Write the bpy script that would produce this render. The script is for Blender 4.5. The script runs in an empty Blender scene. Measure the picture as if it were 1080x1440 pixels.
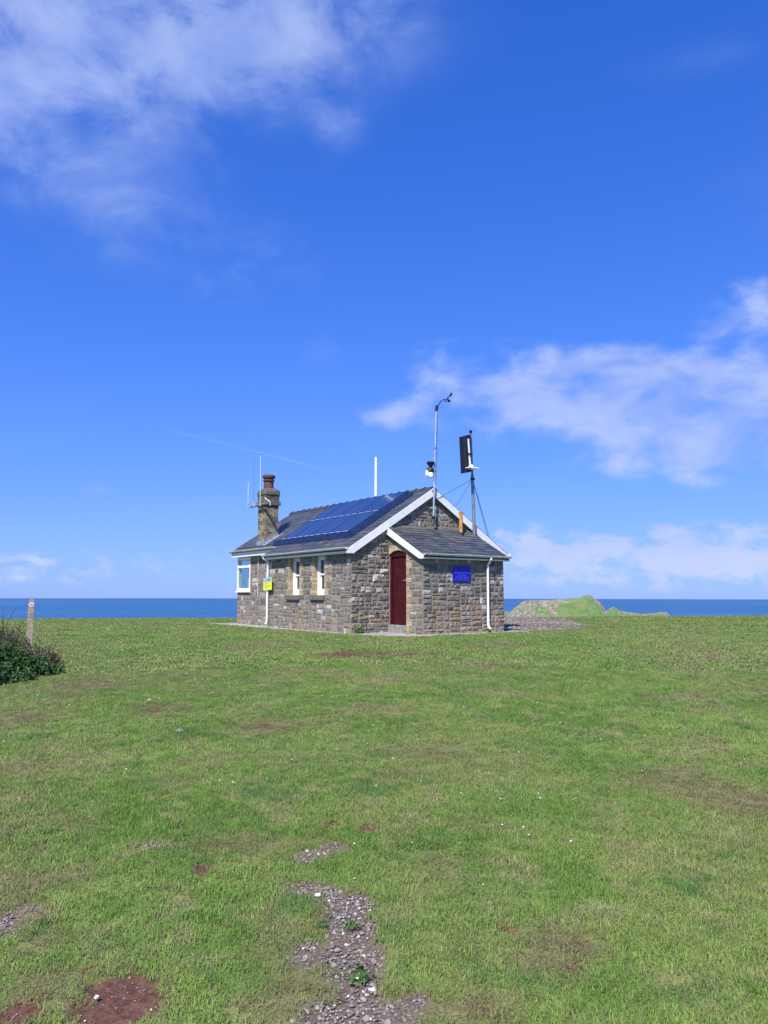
import bpy, math, random
import numpy as np
from mathutils import Matrix, Vector
R = math.radians
random.seed(7); rng = np.random.default_rng(11)
S = bpy.context.scene
COL = S.collection

# ------------------------------------------------------------------ camera
EYE = 1.60
F_PX, PITCH, ROLL = 1080.4, R(6.185), R(0.088)
cam = bpy.data.cameras.new('camera'); camo = bpy.data.objects.new('camera', cam); COL.objects.link(camo)
cam.sensor_fit = 'HORIZONTAL'; cam.sensor_width = 36; cam.lens = 36 * F_PX / 1080
cam.clip_start = .05; cam.clip_end = 60000
camo.matrix_world = Matrix.Translation((0, 0, EYE)) @ Matrix.Rotation(R(90) + PITCH, 4, 'X') @ Matrix.Rotation(ROLL, 4, 'Z')
S.camera = camo

# ------------------------------------------------------------------ light
SUN_AZ, SUN_EL = R(-160), R(50)          # azimuth measured from +Y towards +X
SUN_STRENGTH, SKY_STRENGTH, EXPOSURE = 3.6, .078, .9
sun = bpy.data.lights.new('sun', 'SUN'); suno = bpy.data.objects.new('sun', sun); COL.objects.link(suno)
sun.energy = SUN_STRENGTH; sun.angle = R(.53); sun.color = (1, .955, .88)
sd = Vector((math.sin(SUN_AZ) * math.cos(SUN_EL), math.cos(SUN_AZ) * math.cos(SUN_EL), math.sin(SUN_EL)))
suno.rotation_euler = sd.to_track_quat('Z', 'Y').to_euler(); suno.location = sd * 80
vs = S.view_settings
vs.view_transform = 'Standard'; vs.look = 'None'; vs.gamma = 1; vs.exposure = EXPOSURE; vs.use_curve_mapping = False


def px_ray(x, y):
    X, Y = x - 540, y - 720
    c, s = math.cos(ROLL), math.sin(ROLL)
    X, Y = c * X + s * Y, -s * X + c * Y
    cp, sp = math.cos(PITCH), math.sin(PITCH)
    dx, dy, dz = X / F_PX, 1.0, -Y / F_PX
    return np.array([dx, dy * cp - dz * sp, dy * sp + dz * cp])


# ------------------------------------------------------------------ world: sky with clouds
W = bpy.data.worlds.new('World'); S.world = W; W.use_nodes = True
wt = W.node_tree; wt.nodes.clear()


class NT:
    """small helper for building node trees"""
    def __init__(s, t): s.t = t
    def n(s, ty, **k):
        o = s.t.nodes.new(ty)
        for a, b in k.items(): setattr(o, a, b)
        return o
    def lk(s, a, b): s.t.links.new(a, b)
    def setin(s, sock, v):
        if hasattr(v, 'is_output') or isinstance(v, bpy.types.NodeSocket): s.lk(v, sock)
        else: sock.default_value = v
    def m(s, op, a, b=0.0, c=0.0, clamp=False):
        o = s.n('ShaderNodeMath', operation=op, use_clamp=clamp)
        for i, v in enumerate((a, b, c)):
            if i < len(o.inputs): s.setin(o.inputs[i], v)
        return o.outputs[0]
    def vm(s, op, a, b=(0, 0, 0)):
        o = s.n('ShaderNodeVectorMath', operation=op); s.setin(o.inputs[0], a); s.setin(o.inputs[1], b)
        return o.outputs[0]
    def mix(s, f, a, b, blend='MIX'):
        o = s.n('ShaderNodeMix', data_type='RGBA', blend_type=blend)
        s.setin(o.inputs[0], f); s.setin(o.inputs[6], a); s.setin(o.inputs[7], b)
        return o.outputs[2]
    def noise(s, v, scale, detail=4, rough=.5, dist=0.0, color=False):
        o = s.n('ShaderNodeTexNoise'); s.setin(o.inputs['Vector'], v)
        o.inputs['Scale'].default_value = scale; o.inputs['Detail'].default_value = detail
        o.inputs['Roughness'].default_value = rough; o.inputs['Distortion'].default_value = dist
        return o.outputs['Color' if color else 'Fac']
    def ss(s, x, lo, hi, a=0.0, b=1.0):
        o = s.n('ShaderNodeMapRange', interpolation_type='SMOOTHSTEP')
        s.setin(o.inputs[0], x)
        for i, v in enumerate((lo, hi, a, b)): o.inputs[i + 1].default_value = v
        return o.outputs[0]


w = NT(wt)
sky = w.n('ShaderNodeTexSky', sky_type='NISHITA', sun_disc=False)
sky.sun_elevation = SUN_EL; sky.sun_rotation = SUN_AZ
sky.altitude = 0; sky.air_density = 1.0; sky.dust_density = .2; sky.ozone_density = 3.0
hs = w.n('ShaderNodeHueSaturation'); w.lk(sky.outputs[0], hs.inputs['Color'])
hs.inputs['Saturation'].default_value = 1.12; hs.inputs['Value'].default_value = 1.0
tc = w.n('ShaderNodeTexCoord'); D = tc.outputs['Generated']
sp = w.n('ShaderNodeSeparateXYZ'); w.lk(D, sp.inputs[0])
dx, dy, dz = sp.outputs
az = w.m('ARCTAN2', dx, dy); el = w.m('ARCSINE', dz)
# cloud sheet coordinates: direction projected on a level sheet far above
den = w.m('ADD', w.m('MAXIMUM', dz, 0.0), .18)
cv = w.n('ShaderNodeCombineXYZ'); w.lk(w.m('DIVIDE', dx, den), cv.inputs[0]); w.lk(w.m('DIVIDE', dy, den), cv.inputs[1])
cv.inputs[2].default_value = 3.1
n_big = w.noise(cv.outputs[0], 1.5, 7, .56, .3)
n_fine = w.noise(cv.outputs[0], 5.5, 6, .55, .2)
aev = w.n('ShaderNodeCombineXYZ'); w.lk(az, aev.inputs[0]); w.lk(w.m('MULTIPLY', el, 1.7), aev.inputs[1])
n_puff = w.noise(aev.outputs[0], 12.0, 6, .54, .25)
n_soft = w.noise(aev.outputs[0], 3.2, 5, .5)


def azel(x, y):
    d = px_ray(x, y); d /= np.linalg.norm(d)
    return math.atan2(d[0], d[1]), math.asin(d[2])


def blob(x, y, rx, ry, k=1.0):
    """cloud bank centred in the direction the photograph shows it"""
    a0, e0 = azel(x, y)
    u_ = w.m('MULTIPLY', w.m('SUBTRACT', az, a0), F_PX / rx)
    v_ = w.m('MULTIPLY', w.m('SUBTRACT', el, e0), F_PX / ry)
    r2 = w.m('ADD', w.m('MULTIPLY', u_, u_), w.m('MULTIPLY', v_, v_))
    return w.m('MULTIPLY', w.m('EXPONENT', w.m('MULTIPLY', r2, -1.0)), k)


def total(lst):
    o = lst[0]
    for q in lst[1:]: o = w.m('ADD', o, q)
    return o


# high thin veils (upper left) and the rest of that sheet outside the view
veil = total([blob(90, 20, 280, 125, 1.0), blob(420, 10, 220, 70, .9), blob(310, 110, 170, 60, .6), blob(20, 160, 140, 50, .34),
              blob(-300, 0, 260, 200, .9), blob(330, 392, 130, 50, .60), blob(180, 300, 120, 55, .55), blob(478, 178, 34, 22, .75), blob(395, 350, 60, 30, .4),
              blob(452, 505, 40, 40, .60), blob(920, 92, 80, 26, .2), blob(1030, 72, 60, 20, .28), blob(60, 560, 150, 40, .2), blob(1500, 200, 300, 120, .6)])
n_mid = w.noise(aev.outputs[0], 7.5, 6, .62, .5)
nv = w.m('ADD', w.m('MULTIPLY', n_big, .38), w.m('ADD', w.m('MULTIPLY', n_fine, .22), w.m('MULTIPLY', n_mid, .40)))
d_veil = w.ss(w.m('MULTIPLY', veil, w.ss(nv, .32, .70, -.02, 1.3)), .03, 1.25, 0, .70)
# cumulus bank right of the building, and the low bank over the sea
bank = total([blob(545, 585, 44, 26, .8), blob(590, 570, 36, 30, .6), blob(725, 548, 105, 44, 1.05), blob(640, 498, 60, 22, .42), blob(860, 535, 110, 44, .95),
              blob(985, 580, 130, 60, 1.05), blob(1050, 450, 64, 30, .7), blob(1300, 590, 220, 60, .9), blob(950, 640, 140, 30, .7), blob(800, 600, 90, 30, .45),
              blob(885, 498, 50, 22, .45), blob(1060, 400, 40, 14, .3), blob(-420, 640, 220, 50, .6)])
bank = w.m('MINIMUM', bank, 1.15)
d_bank = w.ss(w.m('ADD', w.m('MULTIPLY', bank, .60), w.m('MULTIPLY', w.m('SUBTRACT', n_puff, .5), w.ss(bank, .02, .35, 0, 2.1))), .04, .86, 0, .84)
low = total([blob(900, 785, 260, 36, .8), blob(735, 765, 34, 24, .8), blob(780, 780, 50, 24, .5), blob(1000, 770, 60, 22, .5), blob(1300, 785, 300, 36, .8), blob(130, 690, 120, 10, .22),
             blob(120, 800, 330, 22, .20), blob(250, 770, 120, 16, .16), blob(-300, 790, 260, 34, .6)])
n_low = w.noise(aev.outputs[0], 24.0, 5, .6, .3)
d_low = w.ss(w.m('ADD', w.m('MULTIPLY', low, .5), w.m('MULTIPLY', w.m('SUBTRACT', n_low, .5), w.ss(low, .05, .4, 0, 2.2))), .06, .66, 0, .80)
# thin old vapour trail
(a1, e1), (a2, e2) = azel(225, 602), azel(500, 672)
L_ = math.hypot(a2 - a1, e2 - e1); tx, ty = (a2 - a1) / L_, (e2 - e1) / L_
pa = w.m('SUBTRACT', az, a1); pe = w.m('SUBTRACT', el, e1)
al = w.m('ADD', w.m('MULTIPLY', pa, tx), w.m('MULTIPLY', pe, ty))
ac = w.m('ADD', w.m('MULTIPLY', pa, -ty), w.m('MULTIPLY', pe, tx))
ac = w.m('ADD', ac, w.m('MULTIPLY', w.m('SUBTRACT', w.m('MULTIPLY', al, w.m('SUBTRACT', al, L_)), 0.0), .16))
tr = w.m('EXPONENT', w.m('MULTIPLY', w.m('MULTIPLY', ac, ac), -1 / (.0013 ** 2)))
tr = w.m('MULTIPLY', tr, w.m('MULTIPLY', w.ss(al, 0, .03), w.ss(al, L_ - .03, L_, 1, 0)))
d_tr = w.m('MULTIPLY', tr, w.ss(n_puff, .35, .6, .06, .20))
inv = lambda q: w.m('SUBTRACT', 1.0, q)
dens = inv(w.m('MULTIPLY', w.m('MULTIPLY', inv(d_veil), inv(d_bank)), w.m('MULTIPLY', inv(d_low), inv(d_tr))))
dens = w.m('MULTIPLY', dens, w.ss(dz, -.01, .02))
shade = w.mix(w.ss(w.m('ADD', w.m('MULTIPLY', n_soft, .5), w.m('MULTIPLY', n_puff, .5)), .36, .64), (2.3, 3.2, 6.3, 1), (3.6, 4.4, 7.0, 1))
tint = w.mix(1.0, hs.outputs[0], (.58, .86, 1.5, 1), 'MULTIPLY')
sc = w.n('ShaderNodeSeparateColor'); w.lk(tint, sc.inputs[0])
def soft(ch, g, o, k): return w.m('MAXIMUM', w.m('DIVIDE', w.m('ADD', w.m('MULTIPLY', ch, g), o), w.m('ADD', w.m('MULTIPLY', ch, k), 1.0)), .02)
cb_ = w.n('ShaderNodeCombineColor')
w.lk(soft(sc.outputs[0], 1.22, -.17, .27), cb_.inputs[0]); w.lk(soft(sc.outputs[1], 1.21, -.1, .170), cb_.inputs[1]); w.lk(soft(sc.outputs[2], 1.64, 0, .105), cb_.inputs[2])
skycol = cb_.outputs[0]
shade = w.mix(w.ss(dz, .02, .16, .8, 0), shade, (4.5, 5.0, 7.2, 1))
col = w.mix(dens, skycol, shade)
bg = w.n('ShaderNodeBackground'); w.lk(col, bg.inputs[0]); bg.inputs[1].default_value = SKY_STRENGTH
wo = w.n('ShaderNodeOutputWorld'); w.lk(bg.outputs[0], wo.inputs[0])
W.cycles.sampling_method = 'MANUAL'; W.cycles.sample_map_resolution = 512


# ------------------------------------------------------------------ helpers
def tag(o, label=None, cat=None, group=None, kind=None):
    if label: o['label'] = label
    if cat: o['category'] = cat
    if group: o['group'] = group
    if kind: o['kind'] = kind
    return o


def link(o, parent=None):
    COL.objects.link(o)
    if parent: o.parent = parent
    return o


def empty(name, loc, rz=0):
    o = bpy.data.objects.new(name, None); o.empty_display_size = .2
    o.location = loc; o.rotation_euler = (0, 0, rz)
    return link(o)


class MB:
    def __init__(s): s.v = []; s.f = []; s.c = []; s.smooth = False
    def add(s, vs_, fs, col=None):
        k = len(s.v); s.v += [tuple(map(float, q)) for q in vs_]; s.f += [tuple(i + k for i in f) for f in fs]
        if col is not None: s.c += [tuple(col)] * len(vs_)
        return s
    def box(s, x0, x1, y0, y1, z0, z1, col=None):
        return s.add([(x0, y0, z0), (x1, y0, z0), (x1, y1, z0), (x0, y1, z0), (x0, y0, z1), (x1, y0, z1), (x1, y1, z1), (x0, y1, z1)],
                     [(0, 3, 2, 1), (4, 5, 6, 7), (0, 1, 5, 4), (1, 2, 6, 5), (2, 3, 7, 6), (3, 0, 4, 7)], col)
    def hexa(s, b4, t4, col=None):
        return s.add(list(b4) + list(t4), [(3, 2, 1, 0), (4, 5, 6, 7), (0, 1, 5, 4), (1, 2, 6, 5), (2, 3, 7, 6), (3, 0, 4, 7)], col)
    def prism(s, poly, ex, col=None):
        n = len(poly); ex = Vector(ex); a = [Vector(q) for q in poly]; b = [q + ex for q in a]
        return s.add(a + b, [tuple(range(n))[::-1], tuple(range(n, 2 * n))] + [(i, (i + 1) % n, n + (i + 1) % n, n + i) for i in range(n)], col)
    def tube(s, pts, rad, n=8, caps=True, col=None):
        pts = [Vector(q) for q in pts]; k = len(s.v)
        rads = rad if isinstance(rad, (list, tuple)) else [rad] * len(pts)
        up = None; rings = []
        for i, q in enumerate(pts):
            t = (pts[min(i + 1, len(pts) - 1)] - pts[max(i - 1, 0)]).normalized()
            if up is None: up = Vector((0, 0, 1)) if abs(t.z) < .9 else Vector((1, 0, 0))
            x = t.cross(up).normalized(); y = x.cross(t).normalized(); up = y
            rings.append([q + (x * math.cos(2 * math.pi * j / n) + y * math.sin(2 * math.pi * j / n)) * rads[i] for j in range(n)])
        vv = [q for r_ in rings for q in r_]; ff = []
        for i in range(len(pts) - 1):
            for j in range(n):
                ff.append((i * n + j, (i + 1) * n + j, (i + 1) * n + (j + 1) % n, i * n + (j + 1) % n))
        if caps: ff += [tuple(range(n)), tuple((len(pts) - 1) * n + j for j in range(n))[::-1]]
        return s.add(vv, ff, col)
    def lathe(s, prof, c=(0, 0, 0), n=16, col=None):
        """profile of (radius, z) turned about a vertical axis at c"""
        c = Vector(c); vv = []; ff = []
        for r_, z in prof:
            for j in range(n):
                a = 2 * math.pi * j / n; vv.append((c.x + r_ * math.cos(a), c.y + r_ * math.sin(a), c.z + z))
        for i in range(len(prof) - 1):
            for j in range(n): ff.append((i * n + j, i * n + (j + 1) % n, (i + 1) * n + (j + 1) % n, (i + 1) * n + j))
        ff += [tuple(range(n))[::-1], tuple((len(prof) - 1) * n + j for j in range(n))]
        return s.add(vv, ff, col)
    def mesh(s, name, mat):
        m = bpy.data.meshes.new(name); m.from_pydata(s.v, [], s.f)
        if s.c and len(s.c) == len(s.v):
            at = m.color_attributes.new('Col', 'FLOAT_COLOR', 'POINT')
            at.data.foreach_set('color', np.array([(*c[:3], 1) for c in s.c], 'f').ravel())
        if mat: m.materials.append(mat)
        if s.smooth:
            m.polygons.foreach_set('use_smooth', np.ones(len(m.polygons), bool))
        m.update(); return m
    def build(s, name, mat, parent=None, smooth=None, bevel=0):
        if smooth is not None: s.smooth = smooth
        o = bpy.data.objects.new(name, s.mesh(name, mat)); link(o, parent)
        if bevel:
            b = o.modifiers.new('bevel', 'BEVEL'); b.width = bevel; b.segments = 2; b.limit_method = 'ANGLE'
        return o


def autosmooth(o, ang=40):
    m = o.data
    m.polygons.foreach_set('use_smooth', np.ones(len(m.polygons), bool))
    try: m.set_sharp_from_angle(angle=R(ang))
    except Exception: pass
    return o


# ---- numpy noise
def _h(ix, iy, s):
    n = (ix.astype(np.int64) * 374761393 + iy.astype(np.int64) * 668265263 + s * 974634777) & 0x7fffffff
    n = ((n ^ (n >> 13)) * 1274126177) & 0x7fffffff
    return ((n ^ (n >> 16)) & 0xffff) / 65535.0


def vnoise(x, y, s=0):
    ix, iy = np.floor(x), np.floor(y); fx, fy = x - ix, y - iy
    fx = fx * fx * (3 - 2 * fx); fy = fy * fy * (3 - 2 * fy)
    a, b = _h(ix, iy, s), _h(ix + 1, iy, s); c, d = _h(ix, iy + 1, s), _h(ix + 1, iy + 1, s)
    return (a + (b - a) * fx) * (1 - fy) + (c + (d - c) * fx) * fy


def fbm(x, y, sc, octv=4, s=0):
    o = 0; a = .5; t = 0
    for k in range(octv):
        o = o + a * vnoise(x * sc + 17.3 * k, y * sc - 9.1 * k, s + k); t += a; a *= .5; sc *= 2.03
    return o / t


def sst(e0, e1, x):
    t = np.clip((x - e0) / (e1 - e0), 0, 1); return t * t * (3 - 2 * t)


# ---- materials
def mat(name, fn):
    m = bpy.data.materials.new(name); m.use_nodes = True; t = m.node_tree; t.nodes.clear()
    q = NT(t); out = q.n('ShaderNodeOutputMaterial'); fn(q, out); return m


def principled(q, out, base, rough=.6, spec=.5, metal=0.0, normal=None):
    b = q.n('ShaderNodeBsdfPrincipled'); q.setin(b.inputs['Base Color'], base); q.setin(b.inputs['Roughness'], rough)
    q.setin(b.inputs['Specular IOR Level'], spec); b.inputs['Metallic'].default_value = metal
    if normal is not None: q.lk(normal, b.inputs['Normal'])
    q.lk(b.outputs[0], out.inputs['Surface']); return b


def bump(q, h, strength=.3, dist=.01):
    b = q.n('ShaderNodeBump'); b.inputs['Strength'].default_value = strength; b.inputs['Distance'].default_value = dist
    q.lk(h, b.inputs['Height']); return b.outputs[0]


def pos(q): return q.n('ShaderNodeNewGeometry').outputs['Position']


def simple(name, c, rough=.5, metal=0.0, var=.12, spec=.5, dirt=0.0, dirtcol=(.18, .16, .12, 1), scale=6):
    def fn(q, out):
        P = pos(q); n = q.noise(P, scale, 5, .6)
        k = q.ss(n, .3, .7, 1 - var, 1 + var)
        cc = q.n('ShaderNodeVectorMath', operation='SCALE'); cc.inputs[0].default_value = c[:3]; q.lk(k, cc.inputs['Scale'])
        base = cc.outputs[0]
        if dirt: base = q.mix(q.ss(q.noise(P, scale * 2.3, 6, .65), .52, .75, 0, dirt), base, dirtcol)
        principled(q, out, base, q.ss(n, .2, .8, max(.02, rough - .08), min(1, rough + .08)), spec, metal)
    return mat(name, fn)


def stone_fn(q, out):
    P = pos(q); at = q.n('ShaderNodeAttribute', attribute_name='Col').outputs['Color']
    n1 = q.noise(P, 9, 6, .65); n2 = q.noise(P, 38, 5, .7); n3 = q.noise(P, 4.2, 5, .6)
    k = q.m('ADD', q.ss(n1, .3, .72, .62, 1.22), q.ss(n2, .3, .72, -.22, .24))
    c = q.n('ShaderNodeVectorMath', operation='SCALE'); q.lk(at, c.inputs[0]); q.lk(k, c.inputs['Scale'])
    base = q.mix(q.ss(n3, .56, .66, 0, .35), c.outputs[0], (.15, .115, .075, 1))          # ochre stains
    base = q.mix(q.ss(q.noise(P, 16, 6, .72), .60, .70, 0, .75), base, (.43, .42, .39, 1))  # pale lichen
    base = q.mix(q.ss(q.noise(P, 13.3, 5, .7), .62, .72, 0, .7), base, (.045, .042, .038, 1))
    h = q.m('ADD', q.m('MULTIPLY', n1, .6), q.m('MULTIPLY', n2, .5))
    principled(q, out, base, .92, .2, 0, bump(q, h, .9, .02))


def mortar_fn(q, out):
    P = pos(q); n = q.noise(P, 22, 6, .7)
    base = q.mix(q.ss(n, .3, .7), (.20, .183, .158, 1), (.31, .288, .252, 1))
    principled(q, out, base, .95, .15, 0, bump(q, n, .6, .01))


def slate_fn(q, out):
    P = pos(q); at = q.n('ShaderNodeAttribute', attribute_name='Col').outputs['Color']
    n = q.noise(P, 14, 6, .65); n2 = q.noise(P, 2.2, 5, .6)
    c = q.n('ShaderNodeVectorMath', operation='SCALE'); q.lk(at, c.inputs[0]); q.lk(q.ss(n, .3, .7, .78, 1.2), c.inputs['Scale'])
    base = q.mix(q.ss(n2, .5, .72, 0, .3), c.outputs[0], (.085, .088, .07, 1))
    base = q.mix(q.ss(q.noise(P, 30, 4, .7), .66, .74, 0, .5), base, (.2, .2, .17, 1))
    principled(q, out, base, q.ss(n, .3, .7, .42, .6), .45, 0, bump(q, n, .35, .006))


def brick_fn(q, out):
    P = pos(q); at = q.n('ShaderNodeAttribute', attribute_name='Col').outputs['Color']
    n = q.noise(P, 25, 6, .7); n2 = q.noise(P, 5, 4, .6)
    c = q.n('ShaderNodeVectorMath', operation='SCALE'); q.lk(at, c.inputs[0]); q.lk(q.ss(n, .3, .7, .75, 1.2), c.inputs['Scale'])
    base = q.mix(q.ss(n2, .55, .7, 0, .35), c.outputs[0], (.16, .13, .09, 1))
    principled(q, out, base, .9, .2, 0, bump(q, n, .5, .006))


def glass_fn(q, out):
    g = q.n('ShaderNodeBsdfGlossy'); g.inputs['Roughness'].default_value = .02; g.inputs['Color'].default_value = (.95, .97, 1, 1)
    t = q.n('ShaderNodeBsdfTransparent'); t.inputs['Color'].default_value = (.80, .88, .87, 1)
    ge = q.n('ShaderNodeNewGeometry'); dt = q.n('ShaderNodeVectorMath', operation='DOT_PRODUCT'); q.lk(ge.outputs['Incoming'], dt.inputs[0]); q.lk(ge.outputs['Normal'], dt.inputs[1])
    cs = q.m('SUBTRACT', 1.0, q.m('ABSOLUTE', dt.outputs['Value'])); fz = q.m('ADD', q.m('MULTIPLY', q.m('POWER', cs, 5.0), .9), .06)
    mx = q.n('ShaderNodeMixShader'); q.lk(fz, mx.inputs[0]); q.lk(t.outputs[0], mx.inputs[1]); q.lk(g.outputs[0], mx.inputs[2])
    q.lk(mx.outputs[0], out.inputs['Surface'])


def solar_fn(q, out):
    # cells and silver fingers drawn in the panel's own coordinates
    tcn = q.n('ShaderNodeTexCoord'); s_ = q.n('ShaderNodeSeparateXYZ'); q.lk(tcn.outputs['Object'], s_.inputs[0])
    def line(v, pitch, wd):
        f_ = q.m('FRACT', q.m('DIVIDE', v, pitch)); d_ = q.m('ABSOLUTE', q.m('SUBTRACT', f_, .5))
        return q.m('GREATER_THAN', d_, .5 - wd / pitch / 2)
    cell = q.m('MAXIMUM', line(s_.outputs[0], .158, .005), line(s_.outputs[1], .158, .005))
    dot = q.m('MULTIPLY', line(s_.outputs[0], .158, .022), line(s_.outputs[1], .158, .022))
    bus = line(q.m('ADD', s_.outputs[1], .0395), .079, .0022)
    P = pos(q); n = q.noise(P, 3, 4, .5)
    base = q.mix(q.ss(n, .3, .7), (.006, .016, .065, 1), (.009, .022, .080, 1))
    base = q.mix(q.m('MULTIPLY', bus, .10), base, (.25, .3, .42, 1))
    base = q.mix(q.m('MULTIPLY', cell, .14), base, (.12, .16, .3, 1))
    base = q.mix(q.m('MULTIPLY', dot, .38), base, (.55, .6, .7, 1))
    b = principled(q, out, base, .16, .45); b.inputs['Coat Weight'].default_value = .3; b.inputs['Coat Roughness'].default_value = .05


M = {}
M['stone'] = mat('stone', stone_fn); M['mortar'] = mat('mortar', mortar_fn); M['slate'] = mat('slate', slate_fn)
M['brick'] = mat('brick', brick_fn); M['glass'] = mat('glass', glass_fn); M['solar'] = mat('solar_cells', solar_fn)
M['white'] = simple('white_paint', (.78, .78, .76), .45, var=.05, dirt=.45, dirtcol=(.5, .48, .42, 1), scale=5)
M['upvc'] = simple('white_plastic', (.84, .84, .84), .3, var=.02)
M['gutter'] = simple('weathered_gutter', (.62, .60, .54), .45, var=.1, dirt=.7, dirtcol=(.30, .26, .17, 1), scale=4)
M['red'] = simple('dark_red_paint', (.052, .0045, .008), .38, var=.10, scale=4)
M['lead'] = simple('lead', (.32, .34, .37), .5, .3, var=.2, scale=8)
M['blue'] = simple('blue_enamel', (.004, .004, .40), .35, var=.04)
M['paleblue'] = simple('pale_blue_print', (.10, .115, .60), .5, var=.02)
M['yellow'] = simple('yellow_print', (.76, .80, .06), .45, var=.05)
M['teal'] = simple('teal_print', (.33, .47, .50), .45, var=.25, scale=14)
M['darkprint'] = simple('dark_print', (.03, .05, .06), .5)
M['olive'] = simple('olive_print', (.28, .30, .02), .5)
M['skirt'] = simple('navy_skirt', (.010, .018, .055), .3, var=.1)
M['frame'] = simple('dark_frame', (.012, .022, .07), .3)
M['alu'] = simple('aluminium', (.62, .63, .66), .35, .7, var=.06)
M['clampsilver'] = simple('silver_clamp', (.6, .66, .8), .4, .2)
M['black'] = simple('black_plastic', (.010, .010, .013), .45, var=.2)
M['blade'] = simple('turbine_blade', (.006, .007, .014), .35, var=.2)
M['galv'] = simple('galvanised_steel', (.23, .25, .29), .5, .5, var=.2, dirt=.3, dirtcol=(.12, .11, .11, 1))
M['rust'] = simple('rusty_flue', (.52, .27, .08), .75, var=.25, dirt=.5, dirtcol=(.22, .09, .03, 1), scale=9)
M['pot'] = simple('terracotta_pot', (.115, .048, .042), .8, var=.3, dirt=.6, dirtcol=(.05, .03, .027, 1), scale=7)
M['cement'] = simple('weathered_cement', (.105, .10, .082), .95, var=.35, dirt=.6, dirtcol=(.06, .055, .04, 1), scale=10)
M['sill'] = simple('sill_stone', (.14, .13, .115), .9, var=.25, dirt=.5, dirtcol=(.08, .075, .06, 1), scale=12)
M['step'] = simple('step_stone', (.25, .24, .21), .9, var=.25, dirt=.6, dirtcol=(.14, .13, .1, 1), scale=9)
M['ridge'] = simple('ridge_tile', (.052, .058, .072), .6, var=.25, dirt=.5, dirtcol=(.1, .1, .09, 1))
M['wire'] = simple('wire', (.06, .065, .075), .5, .5)
M['inside'] = simple('plaster', (.45, .46, .44), .9)
M['wood'] = simple('weathered_wood', (.34, .27, .20), .85, var=.25, dirt=.6, dirtcol=(.18, .15, .12, 1), scale=20)
M['litwood'] = simple('sunlit_wood', (.55, .47, .33), .8, var=.15, scale=20)
M['roundel'] = simple('white_disc', (.75, .72, .74), .5)
M['purple'] = simple('purple_arrow', (.16, .015, .09), .5)

# ------------------------------------------------------------------ terrain
TH = R(34.829); CX, CY = -.945, 22.0
ZG = EYE - 1.072
Ub = np.array([-math.sin(TH), math.cos(TH)]); Vb = np.array([math.cos(TH), math.sin(TH)])


def terr(x, y):
    x = np.asarray(x, float); y = np.asarray(y, float)
    s = sst(-1, 18.5, y)
    z = ZG * s + .006 * np.clip(x + 1, -60, 60) * s
    f = np.maximum(y - 35.0, 0)
    z = z - np.where(f < 22, .004 * f * f, .004 * 484 + .176 * (f - 22) + .0035 * (f - 22) ** 2)
    und = (fbm(x, y, .35, 3, 5) - .5) * .13 + (fbm(x, y, 1.6, 3, 8) - .5) * .055
    # level round the building
    a = (x - CX) * Ub[0] + (y - CY) * Ub[1]; b = (x - CX) * Vb[0] + (y - CY) * Vb[1]
    d = np.hypot(np.maximum(np.maximum(-1.7 - a, a - 9), 0), np.maximum(np.maximum(-b, b - 5.9), 0))
    k = sst(.3, 2.5, d)
    return z * 1.0 + und * k + (1 - k) * (ZG - z) * .9


def px_ground(x, y):
    d = px_ray(x, y); t = 1.0
    for i in range(400):
        P = d * t + np.array([0, 0, EYE]); g = float(terr(P[0], P[1]))
        if P[2] < g: break
        t += max(.01, (P[2] - g) * .6 + .004 * t)
    return P[0], P[1]


# bare patches read off the photograph: centre px, half size px, kind, strength
PATCH = []
def patch(x, y, rx, ry, kind, k=1.0):
    c = np.array(px_ground(x, y)); ex = np.array(px_ground(x + rx, y)) - c
    f0 = np.array(px_ground(x, y + ry)); b0 = np.array(px_ground(x, max(y - ry, 875)))
    PATCH.append((c[0], c[1], max(.03, np.hypot(*ex)), max(.03, np.hypot(*(f0 - b0)) / 2), kind, k))

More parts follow.
